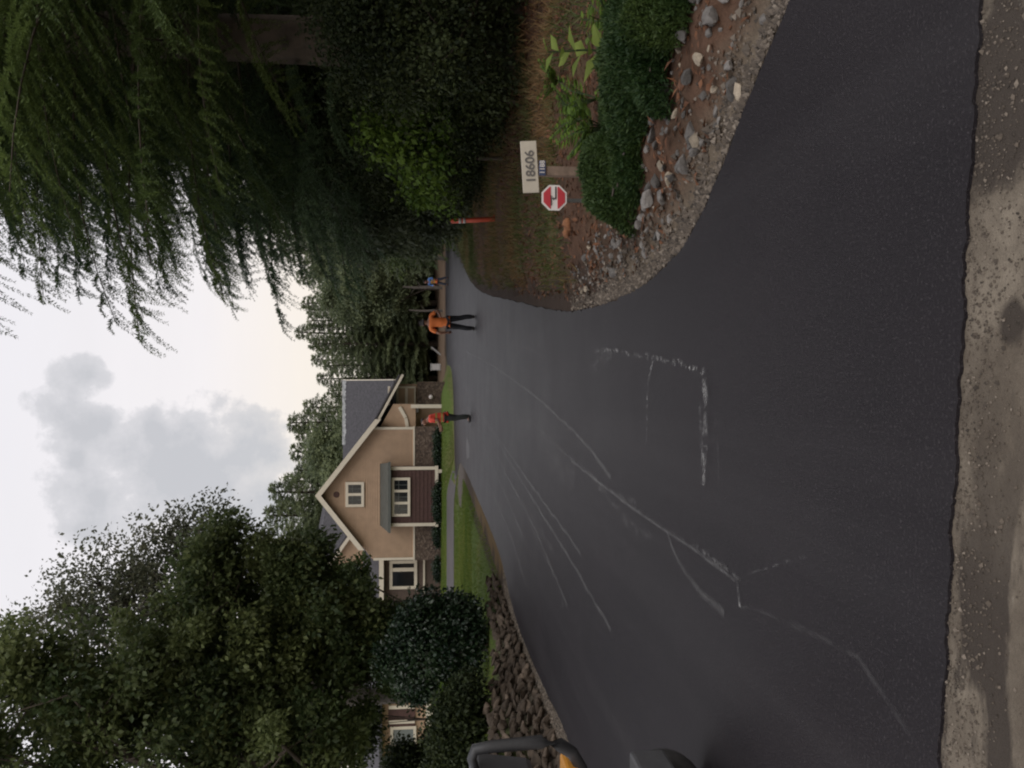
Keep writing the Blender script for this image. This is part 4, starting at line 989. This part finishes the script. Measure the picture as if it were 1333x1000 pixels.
mb = MB(); mb.box(((at_img(905, Y2 - 1.6) + at_img(940, Y2 - 1.6)) / 2, Y2 - 1.6, float(wp(559, 900, Y2 - 1.6)[2])), (1.9, .12, .34)); mb.box(((at_img(905, Y2 - 1.6) + at_img(940, Y2 - 1.6)) / 2, Y2 - .8, float(wp(562, 900, Y2 - 1.6)[2])), (1.9, 1.4, .1)); B2(mb, 'deck', M_trim)

# ------------------------------------------------------------------ signs and posts
def text_mesh(s_, size, mat, ext=.004):
    cu = bpy.data.curves.new('t', 'FONT'); cu.body = s_; cu.size = size; cu.align_x = 'CENTER'; cu.align_y = 'CENTER'; cu.extrude = ext; cu.offset = size * .012
    ob = bpy.data.objects.new('t', cu); COL.objects.link(ob); dg = bpy.context.evaluated_depsgraph_get()
    me_ = bpy.data.meshes.new_from_object(ob.evaluated_get(dg)); bpy.data.objects.remove(ob); me_.materials.clear(); me_.materials.append(mat); return me_
M_board = plain('board_paint', (.46, .41, .33), .6, .08, 5); M_dig = plain('grey_digits', (.12, .11, .10), .6, .1); M_wood = plain('post_wood', (.20, .14, .10), .8, .3, 9, bstr=.5)
M_blue = plain('blue_plate', (.035, .050, .105), .5, .15); M_white = plain('white_paint', (.62, .58, .54), .5, .06); M_sred = plain('sign_red', (.42, .035, .045), .4, .1); M_blk = plain('black_paint', (.022, .02, .02), .5, .1)
Ys = 8.0
sx_, sz_ = at_img(217, Ys), ter1(at_img(217, Ys), Ys)
sg = empty('number_sign', (sx_, Ys, sz_), 'cream house-number board reading 18606 on a short wooden post', 'sign')
so = (sx_, Ys, sz_)
mb = MB(); zt_ = float(wp(690, 217, Ys)[2]); mb.box((sx_ - .015, Ys + .05, (sz_ - .2 + zt_) / 2), (.085, .085, zt_ - sz_ + .2), bev=.008); mb.build('post', M_wood, sg, so)
cb_ = wp(689.5, 217.5, Ys); rot = Matrix.Rotation(R(-3.5), 3, 'Y')
mb = MB(); mb.box(cb_, (.47, .02, .147), rot=rot, bev=.004); bd = mb.build('board', M_board, sg, so)
tx = link('number_text', text_mesh('18606', .118, M_dig), bd); tx.location = Vector(cb_) - Vector(so) + Vector((.0, -.013, -.006)); tx.rotation_euler = (R(90), R(-3.5), 0); tx.scale = (1.02, 1, 1)
mb = MB(); cp = wp(706, 219, Ys); mb.box((cp[0], Ys - .004, cp[2]), (.137, .014, .062), bev=.004); bp_ = mb.build('blue_plate', M_blue, sg, so)
tx = link('plate_text', text_mesh('1188', .062, M_white, .002), bp_); tx.location = Vector(cp) - Vector(so) + Vector((.005, -.014, 0)); tx.rotation_euler = (R(90), 0, 0)
Yo = 7.5; ox = at_img(257.5, Yo); oz = ter1(ox, Yo); co_ = wp(721.5, 257.5, Yo); oo = (ox, Yo, oz)
og = empty('octagon_sign', oo, 'small red octagonal sign with white band and black arrow on a thin stake', 'sign')
mb = MB(); mb.box((ox, Yo + .025, (oz + co_[2]) / 2 - .05), (.03, .02, co_[2] - oz + .14)); mb.build('stake', plain('steel_stake', (.14, .14, .13), .4, .2, metal=.6), og, oo)
def octa(r_, y_, t_): return [(co_[0] + r_ * math.cos(R(22.5 + 45 * i)), y_, co_[2] + r_ * math.sin(R(22.5 + 45 * i))) for i in range(8)]
r_o = 16.6 * Yo / F / math.cos(R(22.5))
mb = MB(); mb.slab(octa(r_o, Yo, 0), (0, .01, 0)); mb.build('plate', M_white, og, oo)
ri = r_o * .86; h1, h2_ = .030, -.028
def clip_oct(r_, zlo, zhi):
    P_ = [(q[0], q[2]) for q in octa(r_, 0, 0)]
    def cl(P_, z_, keep):
        out = []
        for a_, b2 in zip(P_, P_[1:] + P_[:1]):
            ia, ib = keep * (a_[1] - z_) >= 0, keep * (b2[1] - z_) >= 0
            if ia: out.append(a_)
            if ia != ib:
                t_ = (z_ - a_[1]) / (b2[1] - a_[1]); out.append((a_[0] + (b2[0] - a_[0]) * t_, z_))
        return out
    return cl(cl(P_, zlo, 1), zhi, -1)
cz = co_[2]
for lo_, hi_ in ((cz + h1, cz + 1), (cz - 1, cz + h2_)):
    mb = MB(); mb.slab([(q[0], Yo - .004, q[1]) for q in clip_oct(ri, lo_, hi_)], (0, .0035, 0)); mb.build('red_field', M_sred, og, oo)
mb = MB(); a0 = co_[0]
mb.box((a0 + .04, Yo - .004, cz - .012), (.105, .006, .010)); mb.box((a0 - .008, Yo - .004, cz + .0), (.010, .006, .014))
mb.add([(a0 - .022, Yo - .006, cz + .006), (a0 + .006, Yo - .006, cz + .006), (a0 - .008, Yo - .006, cz + .020)], [(0, 1, 2)]); mb.build('arrow', M_blk, og, oo)
mb = MB()
for i in range(7): mb.box((a0 - .06 + .012 * i, Yo - .0062, cz + h1 - .003), (.0075, .006, .010))
mb.build('lettering', M_blk, og, oo)
# orange-brown broken log under the signs
p0, p1 = gp(737, 312, .2), gp(742, 282, .2)
lo = (float((p0[0] + p1[0]) / 2), float((p0[1] + p1[1]) / 2), 0); lz = ter1(lo[0], lo[1]); lo = (lo[0], lo[1], lz)
mb = MB(); n = 9
mb.tube([(p0[0] + (p1[0] - p0[0]) * t_, lo[1] + .03 * math.sin(5 * t_), lz + .025 + .012 * math.sin(9 * t_)) for t_ in np.linspace(0, 1, n)], [.012, .034, .045, .04, .052, .042, .055, .038, .02], 7)
meta(mb.build('broken_log', plain('rotten_wood', (.22, .095, .042), .9, .55, 14, bstr=.8, bscale=30), None, lo, True), 'orange-brown rotten log lying on the ground left of the octagonal sign', 'log')
# orange post
Yb = 17.6; bx = at_img(287, Yb); bz = float(wp(650, 283, Yb)[2]); po = (bx, Yb, bz - .02)
ps = empty('marker_post', po, 'orange-red marker post with a small foot bracket beside the far asphalt edge', 'post')
M_or = plain('orange_plastic', (.50, .075, .035), .5, .12, 4); M_refl = plain('reflective_band', (.42, .40, .38), .4, .08)
tp0, tp1 = np.array([at_img(283.5, Yb), Yb, bz - .15]), wp(590, 288, Yb)
mb = MB(); mb.tube([tp0, tp0 * .5 + tp1 * .5, tp1], [.05, .05, .045], 12); tu = mb.build('tube', M_or, ps, po, True)
for q in (.77, .85):
    c_ = tp0 * (1 - q) + tp1 * q; c2 = tp0 * (1 - q - .05) + tp1 * (q + .05); mb = MB(); mb.tube([c_, c2], .0535, 12); mb.build('band', M_refl, ps, po, True)
mb = MB(); mb.lathe([(.001, .05), (.03, .045), (.047, .02), (.05, 0)], 'Z', tp1, 12); mb.build('cap', M_or, ps, po, True)
mb = MB(); q0 = wp(648, 282, Yb); q1 = wp(650, 268, Yb); mb.slab([tuple(q0 + [0, 0, .10]), tuple(q0 + [0, 0, -.07]), tuple(q1 + [0, 0, -.05]), tuple(q1 + [0, 0, .02])], (0, .05, 0)); mb.build('foot_bracket', M_or, ps, po)
# white utility cabinet and pale board at the wood's edge
Yc = 84; cx_ = at_img(478, Yc); cz_ = ter1(cx_, Yc)
cab = empty('utility_box', (cx_, Yc, cz_), 'small white box standing at the wood edge behind the brown bank', 'box')
mb = MB(); mb.box((0, 0, .45), (.62, .5, .9), bev=.03); M_cab = plain('cabinet_paint', (.36, .35, .33), .6, .1); mb.build('body', M_cab, cab); mb = MB(); mb.box((0, 0, .93), (.7, .58, .07), bev=.02); mb.build('lid', M_cab, cab); mb = MB(); mb.box((0, -.26, .45), (.5, .03, .7)); mb.build('door', M_refl, cab)
cx_ = at_img(458, Yc); cz_ = ter1(cx_, Yc)
mb = MB(); mb.slab([(-.4, 0, 0), (-.2, 0, 0), (.5, 0, .85), (.35, 0, .95)], (0, .06, 0)); lb_ = mb.build('leaning_board', plain('weathered_board', (.24, .23, .22), .7, .2)); lb_.location = (cx_, Yc + .1, cz_)
meta(lb_, 'pale board leaning in the scrub right of the white box', 'board')

# ------------------------------------------------------------------ people
M_skin = plain('skin', (.36, .19, .13), .5, .08); M_orange = plain('orange_shirt', (.92, .24, .06), .75, .10, 8, bstr=.3, bscale=25); M_redv = plain('red_vest', (.85, .09, .055), .7, .10, 8, bstr=.3, bscale=25)
M_yel = plain('yellow_band', (.50, .42, .12), .5, .08); M_pantk = plain('black_trousers', (.016, .017, .021), .8, .2, 8); M_pantg = plain('olive_trousers', (.030, .034, .030), .8, .2, 8); M_jean = plain('blue_jeans', (.050, .060, .090), .8, .2, 8)
M_bluesh = plain('blue_shirt', (.11, .24, .55), .8, .15, 8); M_hair = plain('dark_hair', (.022, .016, .012), .6, .3, 20); M_boot = plain('boot_leather', (.025, .02, .017), .6, .2)
def skin_obj(name, nodes, edges, mat, parent, root=0, sub=2):
    me_ = bpy.data.meshes.new(name); me_.from_pydata([n_[0] for n_ in nodes], edges, [])
    ob = bpy.data.objects.new(name, me_); COL.objects.link(ob)
    sm = ob.modifiers.new('s', 'SKIN'); sm.use_smooth_shade = True
    for i, n_ in enumerate(nodes):
        r_ = n_[1]; me_.skin_vertices[0].data[i].radius = r_ if isinstance(r_, tuple) else (r_, r_)
        me_.skin_vertices[0].data[i].use_root = (i == root)
    ss = ob.modifiers.new('u', 'SUBSURF'); ss.levels = sub; ss.render_levels = sub
    dg = bpy.context.evaluated_depsgraph_get(); out = bpy.data.meshes.new_from_object(ob.evaluated_get(dg)); out.materials.clear(); out.materials.append(mat)
    bpy.data.objects.remove(ob); out.polygons.foreach_set('use_smooth', [True] * len(out.polygons))
    return link(name, out, parent)
def person(loc, rz, label, arms, head_fwd, shirt, trousers, stance=.10, step=0.0, hip_lean=0, sc=1, vest=None, sleeves=True, cap=None):
    """figure looks along local +y; x is its right-hand side"""
    t = empty('person', loc, label, 'person', rz=rz); t.scale = (sc * 1.2, sc * 1.35, sc * 1.04)
    P = []; E = []
    def nd(p, r_, par=None):
        P.append((tuple(p), r_)); 
        if par is not None: E.append((par, len(P) - 1))
        return len(P) - 1
    pel = nd((0, 0, .95), (.13, .10)); ab = nd((0, .0, 1.12), (.125, .095), pel); ch = nd((0, .01 + hip_lean * .5, 1.32), (.15, .11), ab); nb = nd((0, hip_lean, 1.45), (.085, .075), ch)
    nk = nd((0, .015 + hip_lean + head_fwd * .2, 1.52), .055, nb); hd = nd((0, .035 + hip_lean + head_fwd * .6, 1.60), (.07, .085), nk); hm = nd((0, .04 + hip_lean + head_fwd, 1.675), (.075, .095), hd); ht = nd((0, .02 + hip_lean + head_fwd * 1.1, 1.745), (.055, .07), hm)
    nd((0, .14 + hip_lean + head_fwd * .9, 1.645), .014, hm)      # nose
    for s in (-1, 1): nd((s * .085, .03 + hip_lean + head_fwd * .9, 1.655), (.012, .02), hm)
    sh, el, wr_ = {}, {}, {}
    for s in (-1, 1):
        A = arms[s]; a0 = nd((s * .13, hip_lean * .9, 1.425), .07, nb); sh[s] = nd((s * .2, hip_lean * .9, 1.40), .06, a0)
        el[s] = nd(A[0], .045, sh[s]); fm = nd(tuple((np.array(A[0]) * .45 + np.array(A[1]) * .55)), .040, el[s]); wr_[s] = nd(A[1], .027, fm)
        d_ = np.array(A[1]) - np.array(A[0]); d_ /= np.linalg.norm(d_); pm = nd(tuple(np.array(A[1]) + d_ * .06), (.036, .022), wr_[s])
        sd_ = np.cross(d_, [0, 1, 0]); sd_ = sd_ / (np.linalg.norm(sd_) + 1e-6); cu = np.cross(sd_, d_)
        for j, L_ in zip((-1.5, -.5, .5, 1.5), (.062, .078, .083, .07)):
            k1 = nd(tuple(np.array(A[1]) + d_ * .10 + sd_ * .017 * j), .010, pm); k2 = nd(tuple(np.array(A[1]) + d_ * (.10 + L_ * .6) + sd_ * .019 * j + cu * .012), .009, k1); nd(tuple(np.array(A[1]) + d_ * (.10 + L_ * .95) + sd_ * .018 * j + cu * .035), .008, k2)
        k1 = nd(tuple(np.array(A[1]) + d_ * .05 + sd_ * .035 * s), .011, pm); nd(tuple(np.array(A[1]) + d_ * .095 + sd_ * .052 * s + cu * .02), .009, k1)
    hips, kn, an = {}, {}, {}
    for s in (-1, 1):
        st = step * s; hips[s] = nd((s * .095, 0, .86), (.085, .09), pel); kn[s] = nd((s * (.095 + stance * .25), st * .45 + .02, .48), .06, hips[s]); cf = nd((s * (.095 + stance * .4), st * .7 - .01, .33), .056, kn[s]); an[s] = nd((s * (.095 + stance * .55), st, .09), .04, cf)
        nd((s * (.10 + stance * .6), st + .12, .045), (.035, .03), an[s])
    body = skin_obj('body', P, E, M_skin, t)
    # eyes
    mb = MB()
    for s in (-1, 1): mb.lathe([(.001, .004), (.011, .0), (.011, -.01)], 'Y', (s * .032, .128 + hip_lean + head_fwd, 1.675), 8)
    mb.build('eyes', M_blk, t)
    g = lambda i: P[i][0]
    def up(p, r_, k=.014): return (p, tuple(q + k for q in (r_ if isinstance(r_, tuple) else (r_, r_))))
    # shirt
    Q, Ed = [up(g(pel), (.135, .105), .018), up(g(ab), (.13, .1), .018), up(g(ch), (.15, .115), .018), up(g(nb), (.09, .08), .012)], [(0, 1), (1, 2), (2, 3)]
    Q.append(((0, 0, .88), (.155, .125))); Ed.append((4, 0))
    for s in (-1, 1):
        b0 = len(Q); Q += [up((s * .13, hip_lean * .9, 1.425), .07), up(g(sh[s]), .062)]; Ed += [(3, b0), (b0, b0 + 1)]
        e_ = np.array(g(el[s])); s_ = np.array(g(sh[s])); Q.append(up(tuple(s_ * .3 + e_ * .7), .05, .018)); Ed.append((b0 + 1, b0 + 2))
        if sleeves == 'long': Q += [up(tuple(e_), .046), up(tuple(np.array(g(wr_[s])) * .9 + e_ * .1), .032)]; Ed += [(b0 + 2, b0 + 3), (b0 + 3, b0 + 4)]
    skin_obj('shirt', Q, Ed, shirt, t)
    if vest:
        Qv = [((q[0][0], q[0][1], q[0][2]), tuple(r_ + .014 for r_ in q[1])) for q in Q[:4]] ; Qv[3] = ((0, hip_lean, 1.43), (.10, .095))
        skin_obj('vest', Qv + [((0, 0, .84), (.18, .15))], [(0, 1), (1, 2), (2, 3), (4, 0)], vest, t)
        for zz_, rr_ in ((1.02, (.168, .138)), (1.22, (.172, .142))):
            mb = MB(); k_ = 20
            V = []
            for dz in (-.03, .03): V += [(math.cos(2 * math.pi * i / k_) * rr_[0], hip_lean * .4 * (zz_ > 1.1) + math.sin(2 * math.pi * i / k_) * rr_[1], zz_ + dz) for i in range(k_)]
            mb.add(V, [(i, (i + 1) % k_, k_ + (i + 1) % k_, k_ + i) for i in range(k_)]); mb.build('reflective_band', M_yel, t)
    # trousers
    Q, Ed = [((0, 0, .93), (.135, .108)), ], []
    for s in (-1, 1):
        b0 = len(Q); Q += [up(g(hips[s]), (.09, .095)), up(g(kn[s]), .063), up(tuple(np.array(g(an[s])) + [0, -.005, .2]), .058, .016), up(tuple(np.array(g(an[s])) + [0, -.01, -.02]), .05, .014)]
        Ed += [(0, b0), (b0, b0 + 1), (b0 + 1, b0 + 2), (b0 + 2, b0 + 3)]
    skin_obj('trousers', Q, Ed, trousers, t)
    for s in (-1, 1):
        a_ = np.array(g(an[s])); skin_obj('boot', [(tuple(a_ + [0, -.03, .03]), (.052, .055)), (tuple(a_ + [0, -.03, -.035]), (.05, .05)), (tuple(a_ + [s * .01, .09, -.045]), (.05, .04)), (tuple(a_ + [s * .012, .16, -.05]), (.042, .035))], [(0, 1), (1, 2), (2, 3)], M_boot, t)
    hy = hip_lean + head_fwd
    skin_obj('cap' if cap else 'hair', [((0, -.015 + hy, 1.70), (.088, .10)), ((0, -.0 + hy * 1.05, 1.755), (.075, .085)), ((0, -.05 + hy, 1.63), (.072, .06))] + ([((0, .13 + hy, 1.70), (.06, .012))] if cap else []), [(0, 1), (0, 2)] + ([(0, 3)] if cap else []), cap or M_hair, t)
    return t
def pos(ix, iy): p = gp(ix, iy); return (float(p[0]), float(p[1]), .0)
person(pos(618.5, 420), 0.05, 'worker in orange T-shirt and black trousers seen from behind on the asphalt', {-1: ((-.30, .02, 1.14), (-.27, .10, .90)), 1: ((.33, -.02, 1.20), (.17, .20, 1.10))}, .07, M_orange, M_pantk, .12, 0, .03)
person(pos(612.5, 543), R(80), 'worker in red vest with yellow bands, seen side-on facing left before the house', {-1: ((-.26, .02, 1.16), (-.12, .24, 1.10)), 1: ((.26, .04, 1.16), (.12, .26, 1.05))}, .06, M_redv, M_pantg, .06, .03, .05, vest=M_redv, cap=M_hair)
person(pos(583.5, 366), R(150), 'distant worker in blue shirt and orange vest bending near the brown bank', {-1: ((-.26, .12, 1.15), (-.14, .32, 1.12)), 1: ((.26, .1, 1.15), (.16, .30, 1.05))}, .07, M_bluesh, M_jean, .14, .10, .12, vest=M_orange, sleeves='long')

# ------------------------------------------------------------------ ride-on machine cut by the left margin
mo = (-2.55, 4.62, 0)
mch = empty('ride_on_roller', mo, 'ride-on machine with black seat, orange body and black tyre, cut off at the left margin', 'machine')
M_ora = plain('machine_orange', (.62, .27, .035), .4, .1, 4); M_rub = plain('tyre_rubber', (.030, .028, .027), .75, .3, 10, bstr=.4); M_vin = plain('seat_vinyl', (.032, .032, .034), .5, .2, 5); M_dgrey = plain('frame_grey', (.075, .075, .078), .45, .2)
K = lambda mb, n_, m_, par=mch, sm=False: mb.build(n_, m_, par, mo, sm)
W5 = lambda ix, iy, Y=4.62: wp(ix, iy, Y)
# seat back (leaning), with rounded outer frame
mb = MB()
pth = [W5(619, 1002), W5(614, 988), W5(618, 976), W5(640, 972), (W5(672, 969)), W5(705, 966), W5(728, 969), W5(745, 980), W5(757, 1000), W5(766, 1025)]
mb.tube(pth, [.022, .026, .03, .032, .034, .036, .036, .034, .032, .03], 10); K(mb, 'seat_frame', M_vin, sm=True)
mb = MB(); c_ = W5(655, 1012); mb.box((c_[0] - .02, 4.62, c_[2]), (.12, .44, .34), rot=Matrix.Rotation(R(8), 3, 'Y'), bev=.04); K(mb, 'seat_back', M_dgrey)
mb = MB(); c_ = W5(742, 1045); mb.box((c_[0] - .16, 4.62, c_[2] - .0), (.44, .46, .1), bev=.03); K(mb, 'seat_cushion', M_vin)
xo = float(W5(745, 991)[0])
mb = MB(); mb.box((xo - .085, 4.62, .835), (.12, .4, .08), bev=.02); mb.box((xo - 1.0, 4.6, .70), (1.5, .6, .34), bev=.04); K(mb, 'body', M_ora)
mb = MB(); mb.box((xo - .75, 4.6, .38), (1.4, .5, .2), bev=.02); K(mb, 'chassis', M_dgrey)
for (wx, wy) in ((-2.365, 5.0), (-2.365, 4.2), (-3.35, 5.0), (-3.35, 4.2)):
    mb = MB(); c_ = (wx, wy, .24); mb.lathe([(.13, -.09), (.2, -.1), (.232, -.075), (.24, -.03), (.24, .03), (.232, .075), (.2, .1), (.13, .09), (.13, -.09)], 'Y', c_, 32); wh = K(mb, 'wheel', M_rub, sm=True)
    mb = MB(); mb.lathe([(.001, -.03), (.05, -.06), (.1, -.05), (.13, -.085), (.13, .085), (.1, .05), (.001, .04)], 'Y', c_, 24); mb.build('rim', M_dgrey, wh, mo, True)
mb = MB(); mb.tube([(-2.365, 4.2, .24), (-2.365, 5.0, .24)], .03, 8); mb.tube([(-3.35, 4.2, .24), (-3.35, 5.0, .24)], .03, 8); K(mb, 'axle', M_dgrey)
mb = MB(); mb.tube([(-2.95, 4.62, .8), (-2.85, 4.62, 1.05)], .02, 8); K(mb, 'steering_column', M_dgrey)
mb = MB(); n = 20; mb.tube([(-2.84 + .05 * math.sin(a), 4.62 + .17 * math.cos(a), 1.06 + .16 * math.sin(a) * .4) for a in np.linspace(0, 2 * math.pi, n)], .014, 8); K(mb, 'steering_wheel', M_vin, sm=True)

# ------------------------------------------------------------------ sky, sun, camera
w = bpy.data.worlds.new('World'); S.world = w; w.use_nodes = True; nt = w.node_tree
bg = nt.nodes['Background']
sky = N(nt, 'ShaderNodeTexSky', sky_type='NISHITA'); sky.sun_disc = False; SE, SR = R(48), R(150)
sky.sun_elevation = SE; sky.sun_rotation = SR
tc = N(nt, 'ShaderNodeTexCoord'); dv = tc.outputs['Generated']
sep = N(nt, 'ShaderNodeSeparateXYZ'); nt.links.new(dv, sep.inputs[0])
warp = noise_tex(nt, 7.0, 7, .62, vec=dv); soft = noise_tex(nt, 3.0, 5, .5, vec=dv); fine = noise_tex(nt, 18, 5, .6, vec=dv)
mp = N(nt, 'ShaderNodeMapping'); mp.inputs['Scale'].default_value = (1, 1, 5); nt.links.new(dv, mp.inputs['Vector'])
strk = noise_tex(nt, 3.0, 5, .55, vec=mp.outputs[0])
white = ramp(nt, sep.outputs[2], [(0.0, (8.8, 7.7, 6.2)), (.10, (8.6, 7.7, 6.6)), (.24, (8.3, 7.9, 7.9)), (.5, (7.7, 7.6, 8.0)), (1, (7.0, 7.2, 8.0))])
white = mixc(nt, mth(nt, 'MULTIPLY', ramp(nt, strk, [(.4, (0, 0, 0)), (.75, (1, 1, 1))]), .25), white, (7.0, 6.8, 6.9))
blob = None
for (ix, iy, rad) in [(118, 490, 30), (135, 555, 34), (165, 585, 62), (215, 620, 78), (120, 650, 55), (270, 630, 72), (320, 600, 50), (345, 590, 42), (200, 560, 45), (350, 650, 60), (110, 685, 30), (300, 690, 70), (100, 600, 22)]:
    v = ray(ix, iy); v /= np.linalg.norm(v)
    dp = N(nt, 'ShaderNodeVectorMath', operation='DISTANCE'); nt.links.new(dv, dp.inputs[0]); dp.inputs[1].default_value = tuple(v)
    nn = N(nt, 'ShaderNodeVectorMath', operation='NORMALIZE'); 
    q = mth(nt, 'SUBTRACT', 1.0, mth(nt, 'DIVIDE', dp.outputs['Value'], rad / F))
    blob = q if blob is None else mth(nt, 'SMOOTH_MAX', blob, q, .35)
# generic clouds elsewhere in the dome
cl = mth(nt, 'ADD', blob, mth(nt, 'MULTIPLY', mth(nt, 'SUBTRACT', warp, .5), 3.6)); cl = mth(nt, 'ADD', cl, mth(nt, 'MULTIPLY', mth(nt, 'SUBTRACT', fine, .5), 1.7))
cm = ramp(nt, mth(nt, 'ADD', cl, .35), [(.16, (0, 0, 0)), (.44, (.64, .64, .64)), (1, (1, 1, 1))])
grey = mixc(nt, soft, (4.3, 4.35, 4.6), (5.6, 5.6, 5.75))
cloudc = mixc(nt, mth(nt, 'MULTIPLY', cm, .9), white, grey)
col = mixc(nt, .93, sky.outputs[0], cloudc)
nt.links.new(col, bg.inputs['Color']); bg.inputs['Strength'].default_value = .118

sl = bpy.data.lights.new('sun', 'SUN'); sl.energy = 1.1; sl.angle = R(40); sl.color = (1, .96, .9)
so_ = bpy.data.objects.new('sun', sl); COL.objects.link(so_)
sd = Vector((math.sin(SR) * math.cos(SE), math.cos(SR) * math.cos(SE), math.sin(SE)))
so_.rotation_euler = sd.to_track_quat('Z', 'Y').to_euler(); so_.location = (0, -5, 30)

cam = bpy.data.cameras.new('camera'); co = bpy.data.objects.new('camera', cam); COL.objects.link(co)
cam.sensor_fit = 'HORIZONTAL'; cam.sensor_width = 36; cam.lens = 36 * F / 1333.0; cam.clip_end = 2000; cam.clip_start = .05
fwd = Vector((0, math.cos(TILT), -math.sin(TILT))); up_ = Vector((0, math.sin(TILT), math.cos(TILT))); rt = Vector((1, 0, 0))
Mc = Matrix((-up_, rt, -fwd)).transposed().to_4x4(); Mc.translation = Vector((0, 0, EYE)); co.matrix_world = Mc
S.camera = co
S.view_settings.view_transform = 'Standard'; S.view_settings.look = 'None'; S.view_settings.gamma = 1; S.view_settings.use_curve_mapping = False
S.view_settings.exposure = 0
S.cycles.filter_width = 2.1; S.cycles.max_bounces = 5; S.cycles.transparent_max_bounces = 8; S.cycles.diffuse_bounces = 3; S.cycles.glossy_bounces = 2
